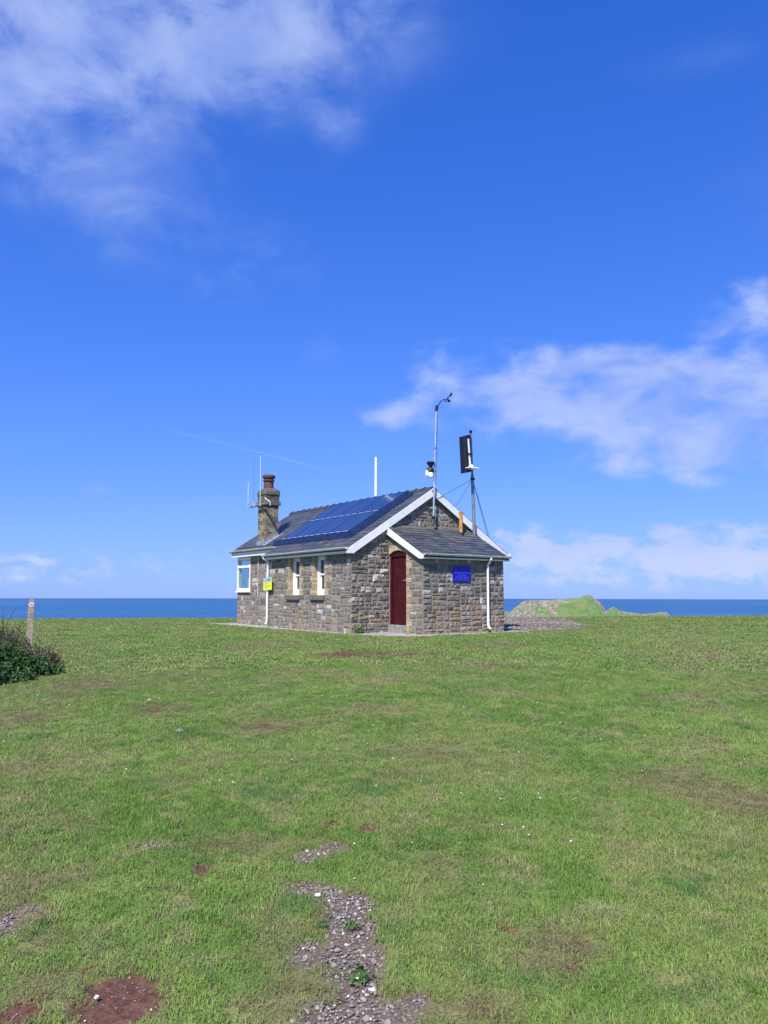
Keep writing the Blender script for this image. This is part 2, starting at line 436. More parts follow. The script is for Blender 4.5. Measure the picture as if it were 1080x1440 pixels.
for a in ((165, 1410, 50, 34, 's', 1.25), (132, 1362, 20, 9, 's', 1.0), (18, 1428, 45, 16, 's', 1.1), (5, 1300, 38, 30, 'g', 1.0), (50, 1318, 18, 12, 'g', .6),
          (492, 1312, 27, 46, 'g', 1.45), (510, 1366, 23, 46, 'g', 1.4), (478, 1268, 28, 14, 'g', 1.2), (442, 1250, 44, 10, 'g', 1.0), (440, 1335, 34, 22, 'g', .95),
          (500, 1430, 74, 24, 'g', 1.25), (580, 1410, 34, 20, 'g', .85), (440, 1205, 22, 9, 'g', 1.05), (468, 1192, 22, 7, 'g', .95), (518, 1167, 20, 6, 's', 1.2), (465, 1160, 24, 5, 's', 1.0),
          (640, 1235, 22, 10, 'd', 1.0), (715, 1308, 14, 6, 's', 1.0), (800, 1330, 34, 12, 'd', 1.3), (808, 1332, 22, 8, 's', 1.0), (806, 1362, 14, 7, 's', .9), (770, 1350, 60, 22, 'd', .9), (700, 1425, 50, 14, 's', .55),
          (285, 1222, 18, 8, 's', 1.1), (208, 1193, 22, 5, 'g', .9), (318, 1270, 16, 8, 'g', 1.0), (195, 1246, 14, 5, 'g', .75), (55, 1200, 10, 8, 'g', .6),
          (512, 921, 56, 3.4, 's', 1.3), (215, 998, 22, 5.0, 's', .75), (380, 1022, 36, 5, 's', .62), (465, 955, 24, 2.6, 's', .65), (225, 1000, 60, 14, 'd', .7), (385, 1022, 70, 12, 'd', .8), (203, 922, 14, 2, 's', .9), (240, 950, 14, 1.6, 's', .7),
          (345, 912, 50, 3.5, 'd', .8), (690, 908, 48, 4, 'd', .9), (90, 985, 40, 6, 'd', .8), (20, 1010, 60, 14, 'd', 1.0), (130, 965, 70, 12, 'd', .7),
          (600, 1060, 70, 16, 'd', .7), (940, 1100, 90, 22, 'd', .8), (1030, 1130, 80, 22, 'd', .9), (240, 1100, 60, 14, 'd', .6), (560, 1090, 60, 12, 'd', .6),
          (620, 1215, 60, 20, 'd', .7), (340, 1190, 120, 22, 'd', .7), (100, 1235, 90, 26, 'd', .6), (60, 1390, 70, 30, 'd', .9), (390, 1330, 70, 60, 'd', .55), (420, 1400, 90, 40, 'd', .9), (640, 1420, 120, 30, 'd', .8), (60, 1330, 40, 24, 'd', .8)):
    patch(*a)


def apron_yard(a, b, wob):
    """pale gravel along the walls and the grey gravel yard beyond the porch, in building coordinates"""
    dm = np.hypot(np.maximum(np.maximum(-a, a - 9), 0), np.maximum(np.maximum(-b, b - 5.9), 0))
    dl = np.hypot(np.maximum(np.maximum(-1.64 - a, a), 0), np.maximum(np.maximum(1.33 - b, b - 4.4), 0))
    nook = np.hypot((a + 1.15) / 1.45, (b - .55) / .95)
    ap = np.maximum(sst(.62, .40, dm + wob * .13), sst(1.12, .80, nook + wob * .22))
    ap = np.maximum(ap, sst(.80, .5, dl + wob * .2))
    fr_ = np.interp(b, [4, 4.8, 6.6, 9.6, 13.6, 14.8], [-2.4, -2.3, -1.86, -.5, 4.0, 7.5])
    yard = sst(-.35, .35, a - fr_ + wob * .9) * sst(4.2, 4.5, b) * sst(10.5, 8.8, a + wob)
    return ap, yard


def masks(x, y):
    """bare soil, gravel and dry thin turf, 0..1 each"""
    x = np.asarray(x, float); y = np.asarray(y, float)
    r = np.hypot(x, y)
    wob = (fbm(x, y, 5, 4, 21) - .5) * 1.5 + (fbm(x, y, 18, 3, 31) - .5) * .9
    wob_far = (fbm(x, y, 1.6, 4, 22) - .5) * 1.5 + (fbm(x, y, 5, 3, 32) - .5) * .8
    wb = np.where(r < 8, wob, wob_far * .7 + (fbm(x, y, 9, 3, 33) - .5) * 1.5)
    soil = np.zeros_like(x); grav = np.zeros_like(x); dry = np.zeros_like(x)
    for cx_, cy_, rx, ry, kind, k in PATCH:
        q = k * 1.25 - np.hypot((x - cx_) / rx, (y - cy_) / ry) * .85
        if kind == 's': soil = np.maximum(soil, sst(.10, .75, q + wb * .70))
        elif kind == 'g': grav = np.maximum(grav, sst(.08, .95, q + wb * .85))
        else: dry = np.maximum(dry, sst(-.1, .9, q + wb * .5))
    # gravel apron round the walls and the parking patch behind the building
    a = (x - CX) * Ub[0] + (y - CY) * Ub[1]; b = (x - CX) * Vb[0] + (y - CY) * Vb[1]
    ap, yard = apron_yard(a, b, wob_far)
    grav = np.maximum(grav, np.maximum(ap, yard * .95)); dry = np.maximum(dry, np.clip(grav * 1.6, 0, .9))
    return soil, grav, dry


# ground sheet: rings about the camera's foot, fine in front, coarse elsewhere
fa = np.arange(-.80, .8001, .0052)
ca = np.linspace(.80, 2 * math.pi - .80, 70)[1:-1]
ang = np.concatenate([fa, ca]); na = len(ang)
rr = np.concatenate([[.0], np.geomspace(.25, 2.0, 12)[:-1], 2.0 * np.exp(np.arange(0, math.log(60 / 2.0), .0062)), np.geomspace(60, 420, 46)[1:]])
AA, RR_ = np.meshgrid(ang, rr); GX = RR_ * np.sin(AA); GY = RR_ * np.cos(AA)
GZ = terr(GX, GY)
so, gr, dr = masks(GX, GY)
_a = (GX - CX) * Ub[0] + (GY - CY) * Ub[1]; _b = (GX - CX) * Vb[0] + (GY - CY) * Vb[1]
apr = apron_yard(_a, _b, (fbm(GX, GY, 1.6, 4, 22) - .5) * 1.5)[0]
bare = np.maximum(so, gr)
GZ = GZ - .014 * bare + (fbm(GX, GY, 40, 2, 3) - .5) * .012 * (RR_ < 12)
verts = np.stack([GX, GY, GZ], -1).reshape(-1, 3)
nr = len(rr)
ii, jj = np.meshgrid(np.arange(nr - 1), np.arange(na), indexing='ij'); j2 = (jj + 1) % na
quads = np.stack([ii * na + jj, ii * na + j2, (ii + 1) * na + j2, (ii + 1) * na + jj], -1).reshape(-1, 4)


def fast_mesh(name, V, Fq, mat_, smooth=True):
    m = bpy.data.meshes.new(name); k = Fq.shape[1]
    m.vertices.add(len(V)); m.vertices.foreach_set('co', np.asarray(V, 'f').ravel())
    m.loops.add(Fq.size); m.loops.foreach_set('vertex_index', Fq.astype('i').ravel())
    m.polygons.add(len(Fq)); m.polygons.foreach_set('loop_start', np.arange(0, Fq.size, k, dtype='i'))
    m.polygons.foreach_set('use_smooth', np.full(len(Fq), smooth, bool))
    m.update(calc_edges=True); m.validate()
    if mat_: m.materials.append(mat_)
    return m


def fattr(m, name, a, dom='POINT'):
    at = m.attributes.new(name, 'FLOAT', dom); at.data.foreach_set('value', np.asarray(a, 'f').ravel())


def turf_colour(q, P):
    """colour of the turf over the lawn: lush, yellowish, straw and clover patches"""
    nA = q.noise(P, .22, 4, .55); nB = q.noise(P, .9, 5, .6); nC = q.noise(P, 3.3, 5, .6, .3)
    c = q.mix(q.ss(nB, .36, .60), (.112, .240, .032, 1), (.190, .295, .058, 1))
    c = q.mix(q.ss(nC, .47, .68, 0, .80), c, (.290, .295, .120, 1))  # dry straw mottle, strengthened to stand in for shadow contrast too
    c = q.mix(q.ss(nA, .46, .64, 0, .55), c, (.235, .262, .092, 1))
    c = q.mix(q.ss(q.noise(P, 1.7, 4, .6), .54, .68, 0, .75), c, (.080, .195, .040, 1))
    c = q.mix(q.ss(q.noise(P, .55, 5, .65), .53, .68, 0, .72), c, (.265, .230, .115, 1))
    c = q.mix(q.ss(q.noise(P, 6.5, 4, .65), .60, .72, 0, .6), c, (.33, .27, .15, 1))
    return c, nB, nC


def ground_fn(q, out):
    P = pos(q)
    A = lambda n: q.n('ShaderNodeAttribute', attribute_name=n).outputs['Fac']
    c, nB, nC = turf_colour(q, P)
    thatch = q.mix(q.ss(q.noise(P, 60, 4, .7), .35, .65), (.080, .085, .030, 1), (.17, .155, .072, 1))
    base = q.mix(.55, c, thatch)
    base = q.mix(q.m('MULTIPLY', A('dry'), .55), base, q.mix(q.ss(q.noise(P, 75, 4, .75), .38, .62), (.075, .060, .030, 1), (.27, .215, .115, 1)))
    n = q.noise(P, 34, 6, .7); n2 = q.noise(P, 9, 5, .6)
    soil = q.mix(q.ss(n, .3, .7), (.070, .034, .024, 1), (.165, .085, .062, 1))
    base = q.mix(A('soil'), base, soil)
    vor = q.n('ShaderNodeTexVoronoi'); q.setin(vor.inputs['Vector'], P); vor.inputs['Scale'].default_value = 55
    g = q.mix(q.ss(vor.outputs['Distance'], .1, .5), (.25, .215, .19, 1), (.115, .092, .075, 1))
    g = q.mix(q.ss(n2, .40, .65, 0, .75), g, (.150, .108, .078, 1))
    pale = q.mix(q.ss(q.noise(P, 14, 5, .7), .35, .65), (.25, .235, .205, 1), (.47, .45, .41, 1))
    g = q.mix(A('apron'), g, pale)
    base = q.mix(A('gravel'), base, g)
    h = q.m('ADD', n, q.m('MULTIPLY', vor.outputs['Distance'], .5))
    principled(q, out, base, .95, .15, 0, bump(q, h, .7, .012))


M['ground'] = mat('turf_ground', ground_fn)
gm = fast_mesh('lawn', verts, quads, M['ground'])
fattr(gm, 'soil', so); fattr(gm, 'gravel', gr); fattr(gm, 'dry', dr); fattr(gm, 'apron', apr)
lawn = link(bpy.data.objects.new('lawn', gm)); tag(lawn, kind='structure')

# ------------------------------------------------------------------ sea
SEA_Z = -58.0
def sea_fn(q, out):
    P = pos(q)
    mp = q.n('ShaderNodeMapping'); q.lk(P, mp.inputs[0]); mp.inputs['Scale'].default_value = (.012, .035, 1)
    n = q.noise(mp.outputs[0], 1.0, 6, .65); nb = q.noise(P, .00045, 4, .55)
    base = q.mix(q.ss(n, .3, .7), (.024, .092, .215, 1), (.042, .130, .275, 1))
    base = q.mix(q.ss(nb, .4, .65, 0, .5), base, (.055, .150, .30, 1))
    principled(q, out, base, .55, .10, 0, bump(q, n, .25, 1.0))
M['sea'] = mat('sea_water', sea_fn)
n_s = 180; seav = [(0, 0, SEA_Z)]; seaf = []
rs = [60, 300, 900, 2500, 6000, 14200]
for r_ in rs:
    seav += [(r_ * math.sin(2 * math.pi * j / n_s), r_ * math.cos(2 * math.pi * j / n_s), SEA_Z) for j in range(n_s)]
for j in range(n_s): seaf.append((0, 1 + (j + 1) % n_s, 1 + j))
for i in range(len(rs) - 1):
    for j in range(n_s):
        a, b = 1 + i * n_s, 1 + (i + 1) * n_s; seaf.append((a + j, a + (j + 1) % n_s, b + (j + 1) % n_s, b + j))
tag(MB().add(seav, seaf).build('sea', M['sea']), kind='structure')


# ------------------------------------------------------------------ headland in the sea
def headland_fn(q, out):
    P = pos(q); rk = q.n('ShaderNodeAttribute', attribute_name='rock').outputs['Fac']
    n = q.noise(P, .045, 6, .65); n2 = q.noise(P, .16, 5, .65)
    g = q.mix(q.ss(n, .35, .65), (.085, .185, .052, 1), (.175, .205, .088, 1))
    r_ = q.mix(q.ss(n2, .3, .7), (.12, .115, .075, 1), (.31, .28, .215, 1))
    f_ = q.ss(q.m('ADD', rk, q.m('MULTIPLY', q.m('SUBTRACT', n, .5), 1.5)), .36, .58)
    principled(q, out, q.mix(f_, g, r_), .95, .1, 0, bump(q, n2, .8, 3.0))
M['headland'] = mat('headland_turf_rock', headland_fn)


def headland(dist, prof, front, back, rocks, seed, name='headland'):
    pts = []
    for x, y in prof:
        d = px_ray(x, y); t = dist / d[1]; pts.append((d[0] * t, d[2] * t + EYE))
    pts = np.array(pts); xs = np.linspace(pts[0, 0], pts[-1, 0], 260); H = np.interp(xs, pts[:, 0], pts[:, 1]) - SEA_Z + 2
    ss_ = np.linspace(-1, 1, 110)
    X, T = np.meshgrid(xs, ss_); HH = np.interp(X, xs, H)
    ramp = np.where(T < 0, (1 - np.abs(T)) ** 1.05, (1 - np.abs(T)) ** .8)
    dep = np.where(T < 0, T * front, T * back)
    n = fbm(X, dep, .03, 5, seed) - .5; n2 = np.abs(fbm(X, dep * .35, .06, 4, seed + 9) - .5)
    n3 = np.abs(fbm(X + dep * .5, dep * .5, .11, 4, seed + 15) - .5)
    Z = HH * ramp - (n2 * 30 + n3 * 22) * np.clip((1 - ramp) * ramp * 3.4, .06, 1) + n * 12 * (1 - ramp)
    Z = Z + SEA_Z - 2
    Y = dist + dep + (fbm(X, X * 0, .02, 3, seed + 4) - .5) * 30
    V = np.stack([X, Y, Z], -1).reshape(-1, 3); nx, ny = len(xs), len(ss_)
    i, j = np.meshgrid(np.arange(ny - 1), np.arange(nx - 1), indexing='ij')
    Q = np.stack([i * nx + j, i * nx + j + 1, (i + 1) * nx + j + 1, (i + 1) * nx + j], -1).reshape(-1, 4)
    m = fast_mesh(name, V, Q, M['headland'])
    pxx = 540 + X / dist * F_PX * 1.006
    rk = np.interp(pxx, [q_[0] for q_ in rocks], [q_[1] for q_ in rocks])
    rk = rk + np.clip((ramp - .80) * 1.6, 0, .35) + (fbm(X + dep * .7, dep * .15, .05, 3, seed + 2) - .5) * .9 - .12 * (1 - ramp)
    fattr(m, 'rock', rk)
    return tag(link(bpy.data.objects.new(name, m)), kind='structure')


headland(1300, [(700, 882), (709, 867), (722, 856), (733, 847), (738, 844.5), (748, 843.6), (777, 842.8), (800, 841), (816, 840), (820, 837.6), (826, 836), (831, 835.3), (833, 838), (838, 842), (846, 848), (851, 860), (856, 872), (862, 884)],
         120, 120, [(700, .62), (740, .60), (752, .32), (768, .30), (776, .46), (783, .10), (815, .06), (826, .28), (836, .44), (850, .5), (862, .5)], 3)
headland(1560, [(836, 882), (846, 866), (853, 858), (862, 852.6), (868, 856), (876, 859.4), (890, 861.2), (900, 862.6), (910, 864.5), (920, 870), (926, 884)],
         90, 90, [(836, .3), (860, .15), (890, .2), (926, .5)], 13)
headland(1760, [(880, 884), (890, 867), (900, 863.6), (914, 862), (926, 861), (937, 860.4), (940, 863), (943, 880)],
         90, 90, [(888, .5), (905, .25), (930, .22), (938, .6), (943, .7)], 23)
headland(2300, [(690, 884), (698, 868), (706, 861), (712, 859.5), (717, 861), (728, 884)], 80, 80, [(690, .2), (728, .2)], 33)

# ------------------------------------------------------------------ the lookout building
# local frame: x runs along the gable wall (away to the right), y along the long wall (away to the left), z up
BM = Matrix.Translation((CX, CY, ZG)) @ Matrix.Rotation(TH, 4, 'Z')
BMI = BM.inverted()
CAM_L = BMI @ Vector((0, 0, EYE))


def lray(x, y): return BMI.to_3x3() @ Vector(px_ray(x, y))
def on_x(x, y, b):            # pixel -> point on the local plane x = b
    d = lray(x, y); t = (b - CAM_L.x) / d.x; return CAM_L + d * t
def on_y(x, y, a):            # pixel -> point on the local plane y = a
    d = lray(x, y); t = (a - CAM_L.y) / d.y; return CAM_L + d * t
def on_plane(x, y, p0, n):
    d = lray(x, y); n = Vector(n); t = (Vector(p0) - CAM_L).dot(n) / d.dot(n); return CAM_L + d * t


def bthing(name, origin=(0, 0, 0)):
    """top-level Empty whose axes are parallel to the building's"""
    p_ = BM @ Vector(origin); return empty(name, p_, TH)


B = bthing('lookout_station')
tag(B, 'small grey stone lookout cottage with slate roof, brick chimney and dark red door', 'building')
Wd, L1, L2, RC = 5.86, 5.20, 8.95, .54
MID = Wd / 2; SL = .634; PHI = math.atan(SL); Z0 = 2.54          # roof surface: z = Z0 + SL*b
roofz = lambda b: Z0 + SL * (b if b < MID else Wd - b)
LD, LB0, LB1 = 1.64, 1.33, 4.38                                   # lean-to depth, left and right ends
LS = .512; LZ = 3.13; ltz = lambda a: LZ + LS * a


def wall_grid(mb, axis, f0, f1, xs, zs, holes):
    """thick wall with real openings; axis 'x': wall runs along y at x in [f0,f1]; axis 'y': the other way"""
    def P(s, z, k): return (f1 if k else f0, s, z) if axis == 'x' else (s, f1 if k else f0, z)
    nx, nz = len(xs) - 1, len(zs) - 1
    solid = [[not any(h[0] - 1e-6 <= xs[i] and xs[i + 1] <= h[1] + 1e-6 and h[2] - 1e-6 <= zs[j] and zs[j + 1] <= h[3] + 1e-6 for h in holes) for j in range(nz)] for i in range(nx)]
    for i in range(nx):
        for j in range(nz):
            if not solid[i][j]: continue
            a, b, c, d = xs[i], xs[i + 1], zs[j], zs[j + 1]
            for k in (0, 1): mb.add([P(a, c, k), P(b, c, k), P(b, d, k), P(a, d, k)], [(0, 1, 2, 3)])
            for (di, dj, e) in ((-1, 0, ((a, c), (a, d))), (1, 0, ((b, c), (b, d))), (0, -1, ((a, c), (b, c))), (0, 1, ((a, d), (b, d)))):
                ni, nj = i + di, j + dj
                if 0 <= ni < nx and 0 <= nj < nz and solid[ni][nj]: continue
                (p1, q1), (p2, q2) = e
                mb.add([P(p1, q1, 0), P(p2, q2, 0), P(p2, q2, 1), P(p1, q1, 1)], [(0, 1, 2, 3)])


W1, W2 = (3.03, 3.68), (1.47, 2.10); WZ0, WZ1 = 1.07, 2.27
BW = (7.82, 8.95, 1.23, 2.47)
mb = MB(); wall_grid(mb, 'x', 0, .35, [0, W2[0], W2[1], W1[0], W1[1], L1], [-.3, WZ0, WZ1, 2.36], [(W1[0], W1[1], WZ0, WZ1), (W2[0], W2[1], WZ0, WZ1)])
mb.box(.351, .89, 4.9, L1, -.3, 2.36)
wall_long = mb.build('wall', M['mortar'], B)
mb = MB(); wall_grid(mb, 'x', RC, RC + .35, [L1 + .001, BW[0], BW[1]], [-.3, BW[2], BW[3], 2.70], [BW])
wall_rec = mb.build('wall', M['mortar'], B)
mb = MB(); wall_grid(mb, 'x', Wd - .35, Wd, [0, 1.4, 2.3, 3.0, 3.9, L2], [-.3, WZ0, WZ1, 2.36], [(1.4, 2.3, WZ0, WZ1), (3.0, 3.9, WZ0, WZ1)])
wall_back = mb.build('wall', M['mortar'], B)
mb = MB().prism([(.352, 0, -.3), (5.508, 0, -.3), (5.508, 0, 2.365), (Wd, 0, 2.365), (MID, 0, 2.365 + SL * MID), (0, 0, 2.365), (.352, 0, 2.365)], (0, .35, 0))
wall_gable = mb.build('wall', M['mortar'], B)
mb = MB().box(RC + .351, 5.509, L2 - .35, L2, -.3, 1.23).box(4.9, 5.509, L2 - .35, L2, 1.23, 2.47)
mb.prism([(RC + .03, L2, 2.472), (5.83, L2, 2.472), (MID, L2, 2.365 + SL * MID), (RC + .03, L2, 2.365 + SL * RC)], (0, -.35, 0))
wall_far = mb.build('wall', M['mortar'], B)
# lean-to
LDa = -LD
wall_lt = MB().box(LB0, LB1, LDa, LDa + .30, -.3, 2.13).build('wall', M['mortar'], B)
DO = (-.885, -.012); DSP, DAP = 2.25, 2.375
archz = lambda a: DSP + (DAP - DSP) * (1 - ((a - (DO[0] + DO[1]) / 2) / ((DO[1] - DO[0]) / 2)) ** 2)
arch = [(LB0, DO[0] + (DO[1] - DO[0]) * i / 10, archz(DO[0] + (DO[1] - DO[0]) * i / 10)) for i in range(11)]
wall_side = MB().prism([(LB0, LDa + .301, -.3), (LB0, DO[0], -.3)] + arch + [(LB0, DO[1], -.3), (LB0, -.002, -.3), (LB0, -.002, 2.98), (LB0, LDa + .301, 2.98 + LS * (LDa + .3))], (.30, 0, 0)).build('wall', M['mortar'], B)
wall_ltr = MB().prism([(LB1, LDa + .301, -.3), (LB1, -.002, -.3), (LB1, -.002, 2.98), (LB1, LDa + .301, 2.98 + LS * (LDa + .3))], (-.30, 0, 0)).build('wall', M['mortar'], B)
MB().box(.90, Wd - .36, .36, L2 - .36, -.05, .06).build('floor_slab', M['inside'], B)

# ---- stonework: each stone is cut as a lump with a rough face
STONES = []       # (weight, wall object, MB)


def stone_col(z, warm=1.0):
    g = random.random()
    c = np.array(random.choice([(.170, .150, .132), (.140, .126, .116), (.20, .185, .165), (.115, .102, .096), (.175, .150, .130), (.155, .143, .137)]))
    c = c * random.uniform(.86, 1.16)
    if g < .10: c = np.array((.36, .35, .33)) * random.uniform(.85, 1.1)
    lowk = max(0, 1 - z / 1.25)
    if random.random() < lowk * .95 * warm: c = c * .42 + np.array(random.choice([(.25, .178, .095), (.235, .18, .115), (.24, .175, .12), (.22, .17, .125)])) * .68
    return c * np.array((1.32, 1.28, 1.20))


def stone(wall, O, s_, n_, r, proud, weight, warm=1.0, ph=None):
    s0, s1, z0, z1 = r; g = .0085
    s0 += g * random.uniform(.5, 1.5); s1 -= g * random.uniform(.5, 1.5); z0 += g * random.uniform(.5, 1.5); z1 -= g * random.uniform(.5, 1.5)
    if s1 - s0 < .025 or z1 - z0 < .025: return
    O = Vector(O); s_ = Vector(s_); n_ = Vector(n_); up = Vector((0, 0, 1))
    j = lambda k: random.uniform(-k, k)
    us = [(0, 0), (.5, 0), (1, 0), (1, .5), (1, 1), (.5, 1), (0, 1), (0, .5)]
    w_, h_ = s1 - s0, z1 - z0; q = min(w_, h_)
    cj = [(abs(j(.035)) * q * (1 if u == 0 else -1) if u != .5 else j(.04) * w_, abs(j(.05)) * q * (1 if v == 0 else -1) if v != .5 else j(.04) * h_) for u, v in us]
    outer = [(s0 + u * w_ + a, z0 + v * h_ + b) for (u, v), (a, b) in zip(us, cj)]
    c = (s0 + w_ * random.uniform(.38, .62), z0 + h_ * random.uniform(.4, .65))
    V = [O + s_ * a + up * b - n_ * .02 for a, b in outer]
    d0 = proud * random.uniform(.55, 1.0)
    ins = min(.022, q * .14)
    V2 = []
    for a, b in outer:
        da, db = c[0] - a, c[1] - b; L = math.hypot(da, db); k = min(.45, ins * random.uniform(.6, 1.6) / L)
        V2.append(O + s_ * (a + da * k) + up * (b + db * k) + n_ * d0 * random.uniform(.45, 1.05))
    V3 = []
    for a, b in outer:
        k = random.uniform(.35, .6)
        V3.append(O + s_ * (a + (c[0] - a) * k) + up * (b + (c[1] - b) * k) + n_ * (d0 * random.uniform(.8, 1.5)))
    Cc = O + s_ * c[0] + up * c[1] + n_ * d0 * random.uniform(.9, 1.6)
    flip = s_.cross(up).dot(n_) < 0
    F = []
    for i in range(8):
        k = (i + 1) % 8
        F += [(i, k, 8 + k, 8 + i), (8 + i, 8 + k, 16 + k, 16 + i), (16 + i, 16 + k, 24)]
    if flip: F = [f[::-1] for f in F]
    m = MB().add(V + V2 + V3 + [Cc], F, stone_col((z0 + z1) / 2, warm))
    STONES.append((weight * w_ * h_, wall, m))


def courses(wall, O, s_, n_, s0, s1, zs, holes=(), lr=(.2, .46), proud=.025, weight=1.0, lim=None, warm=1.0, split=.22):
    for i in range(len(zs) - 1):
        z0, z1 = zs[i], zs[i + 1]; zm = (z0 + z1) / 2
        a0, a1 = (s0, s1) if lim is None else lim(zm, s0, s1)
        iv = [(a0, a1)]
        for h in holes:
            if h[2] < zm < h[3]:
                nv_ = []
                for p_, q_ in iv:
                    if h[1] <= p_ or h[0] >= q_: nv_.append((p_, q_))
                    else:
                        if h[0] > p_: nv_.append((p_, h[0]))
                        if h[1] < q_: nv_.append((h[1], q_))
                iv = nv_
        for p_, q_ in iv:
            x = p_
            while x < q_ - .02:
                L = random.uniform(*lr) * (.75 + (z1 - z0) * 1.6)
                if q_ - (x + L) < .13: L = q_ - x
                if L > .62: L = L / 2
                if z1 - z0 > .17 and random.random() < split:
                    zc = z0 + (z1 - z0) * random.uniform(.4, .6)
                    k = x + L * random.uniform(.35, .65) if L > .34 and random.random() < .5 else None
                    stone(wall, O, s_, n_, (x, x + L, z0, zc), proud, weight, warm)
                    if k:
                        stone(wall, O, s_, n_, (x, k, zc, z1), proud, weight, warm); stone(wall, O, s_, n_, (k, x + L, zc, z1), proud, weight, warm)
                    else: stone(wall, O, s_, n_, (x, x + L, zc, z1), proud, weight, warm)
                else: stone(wall, O, s_, n_, (x, x + L, z0, z1), proud, weight, warm)
                x += L


def zcourses(z0, z1, lo=.13, hi=.25):
    zs = [z0]
    while zs[-1] < z1 - .02:
        h = random.uniform(lo, hi)
        if z1 - (zs[-1] + h) < lo * .7: h = z1 - zs[-1]
        zs.append(zs[-1] + h)
    return zs


def rubble(wall, O, s_, n_, r, proud=.016, weight=1.0, lim=None, warm=1.0, big=1.0, depth=0):
    """random rubble: cut the area again and again until the pieces have the size of stones"""
    s0, s1, z0, z1 = r; w_, h_ = s1 - s0, z1 - z0
    if w_ < .02 or h_ < .02: return
    if lim:
        a0, a1 = lim((z0 + z1) / 2, -9, 99)
        if s1 <= a0 or s0 >= a1: return
    tw_, th_ = random.choice((.22, .3, .38, .5, .62)) * random.uniform(.85, 1.15) * big, random.choice((.13, .17, .22, .27, .30)) * random.uniform(.9, 1.1) * big
    if h_ <= th_ and w_ <= tw_ or (h_ < .16 and w_ < .26):
        if lim:
            s0, s1 = max(s0, a0), min(s1, a1)
        stone(wall, O, s_, n_, (s0, s1, z0, z1), proud * random.uniform(.6, 1.4), weight, warm); return
    if h_ / th_ * random.uniform(.75, 1.5) > w_ / tw_ and h_ > .18:
        k = z0 + h_ * random.uniform(.36, .64)
        rubble(wall, O, s_, n_, (s0, s1, z0, k), proud, weight, lim, warm, big); rubble(wall, O, s_, n_, (s0, s1, k, z1), proud, weight, lim, warm, big)
    elif w_ > .16:
        k = s0 + w_ * random.uniform(.34, .66)
        rubble(wall, O, s_, n_, (s0, k, z0, z1), proud, weight, lim, warm, big); rubble(wall, O, s_, n_, (k, s1, z0, z1), proud, weight, lim, warm, big)
    else: stone(wall, O, s_, n_, (s0, s1, z0, z1), proud, weight, warm)


def bands(r, lo=.45, hi=.8):
    """split a tall area in a few lifts with staggered bounds"""
    out = []; x = r[0]
    while x < r[1] - .01:
        L = random.uniform(.8, 1.5); L = r[1] - x if r[1] - (x + L) < .5 else L
        z = r[2]
        while z < r[3] - .01:
            h = random.uniform(lo, hi); h = r[3] - z if r[3] - (z + h) < .3 else h
            out.append((x, x + L, z, z + h)); z += h
        x += L
    return out


# long wall (stones next to the windows line up with the brick blocks)
rows = list(np.linspace(WZ0, WZ1, 7)); SH, LO = .12, .235
holes = []
for (p_, q_) in (W1, W2):
    for i in range(6):
        e = LO if i % 2 == 0 else SH
        holes.append((p_ - e, q_ + e, rows[i], rows[i + 1]))
kw = dict(O=(0, 0, 0), s_=(0, 1, 0), n_=(-1, 0, 0))
courses(wall_long, (0, 0, 0), (0, 1, 0), (-1, 0, 0), W2[0] - .42, W1[1] + .42, rows, holes, (.2, .34), .014, .57, split=.15)
for r_ in bands((-.014, W2[0] - .42, -.06, 2.36)) + bands((W1[1] + .42, L1, -.06, 2.36)) + bands((W2[0] - .42, W1[1] + .42, -.06, .91)): rubble(wall_long, r=r_, weight=.57, proud=.014, big=1.0, warm=.5, **kw)
for r_ in ((W2[0] - .42, W2[0] - .03, .91, WZ0), (W2[1] + .19, W1[0] - .03, .91, WZ0), (W1[1] + .19, W1[1] + .42, .91, WZ0)): rubble(wall_long, r=r_, weight=.57, **kw)
kw = dict(O=(RC, 0, 0), s_=(0, 1, 0), n_=(-1, 0, 0))
for r_ in bands((L1, L2 + .014, -.06, 1.17)) + bands((L1, BW[0] - .125, 1.17, 2.66)): rubble(wall_rec, r=r_, weight=.40, proud=.012, warm=.6, **kw)
def rake(zm, s0, s1):
    e = max(0, (zm - 2.33) / SL); return (max(s0, e), min(s1, Wd - e))
kw = dict(O=(0, 0, 0), s_=(1, 0, 0), n_=(0, -1, 0))
for r_ in bands((0, LB0 + .01, -.06, 3.3)): rubble(wall_gable, r=r_, weight=.82, proud=.028, lim=rake, warm=.45, **kw)
for r_ in bands((LB0 + .01, LB1, 3.02, 4.25)): rubble(wall_gable, r=r_, weight=.6, proud=.02, lim=rake, warm=0, big=.9, **kw)
for r_ in bands((LB1, Wd, -.06, 3.3)): rubble(wall_gable, r=r_, weight=.03, proud=.02, lim=rake, **kw)
# lean-to front, door side, right side
kw = dict(O=(0, LDa, 0), s_=(1, 0, 0), n_=(0, -1, 0))
for r_ in bands((LB0 - .016, LB1 + .016, -.06, 2.13)): rubble(wall_lt, r=r_, weight=.9, proud=.024, warm=1.05, **kw)
NR = 11; drow = list(np.linspace(.0, 2.26, NR + 1)); dholes = [(DO[0] - (LO if i % 2 else SH), 1, drow[i], drow[i + 1]) for i in range(NR)]
dholes += [(DO[0] - .16, 1, 2.26, 2.56)]
courses(wall_side, (LB0, 0, 0), (0, 1, 0), (-1, 0, 0), LDa - .0, -.01, drow + [2.40, 2.54, 2.7, 2.86, 3.0], dholes, (.22, .5), .016, .55,
        lambda z, a, b: (max(a, (z - 2.93) / LS), b))
courses(wall_ltr, (LB1, 0, 0), (0, 1, 0), (1, 0, 0), LDa, -.01, zcourses(-.06, 2.9, .15, .25), [], (.25, .45), .03, .02, lambda z, a, b: (max(a, (z - 2.9) / LS), b))
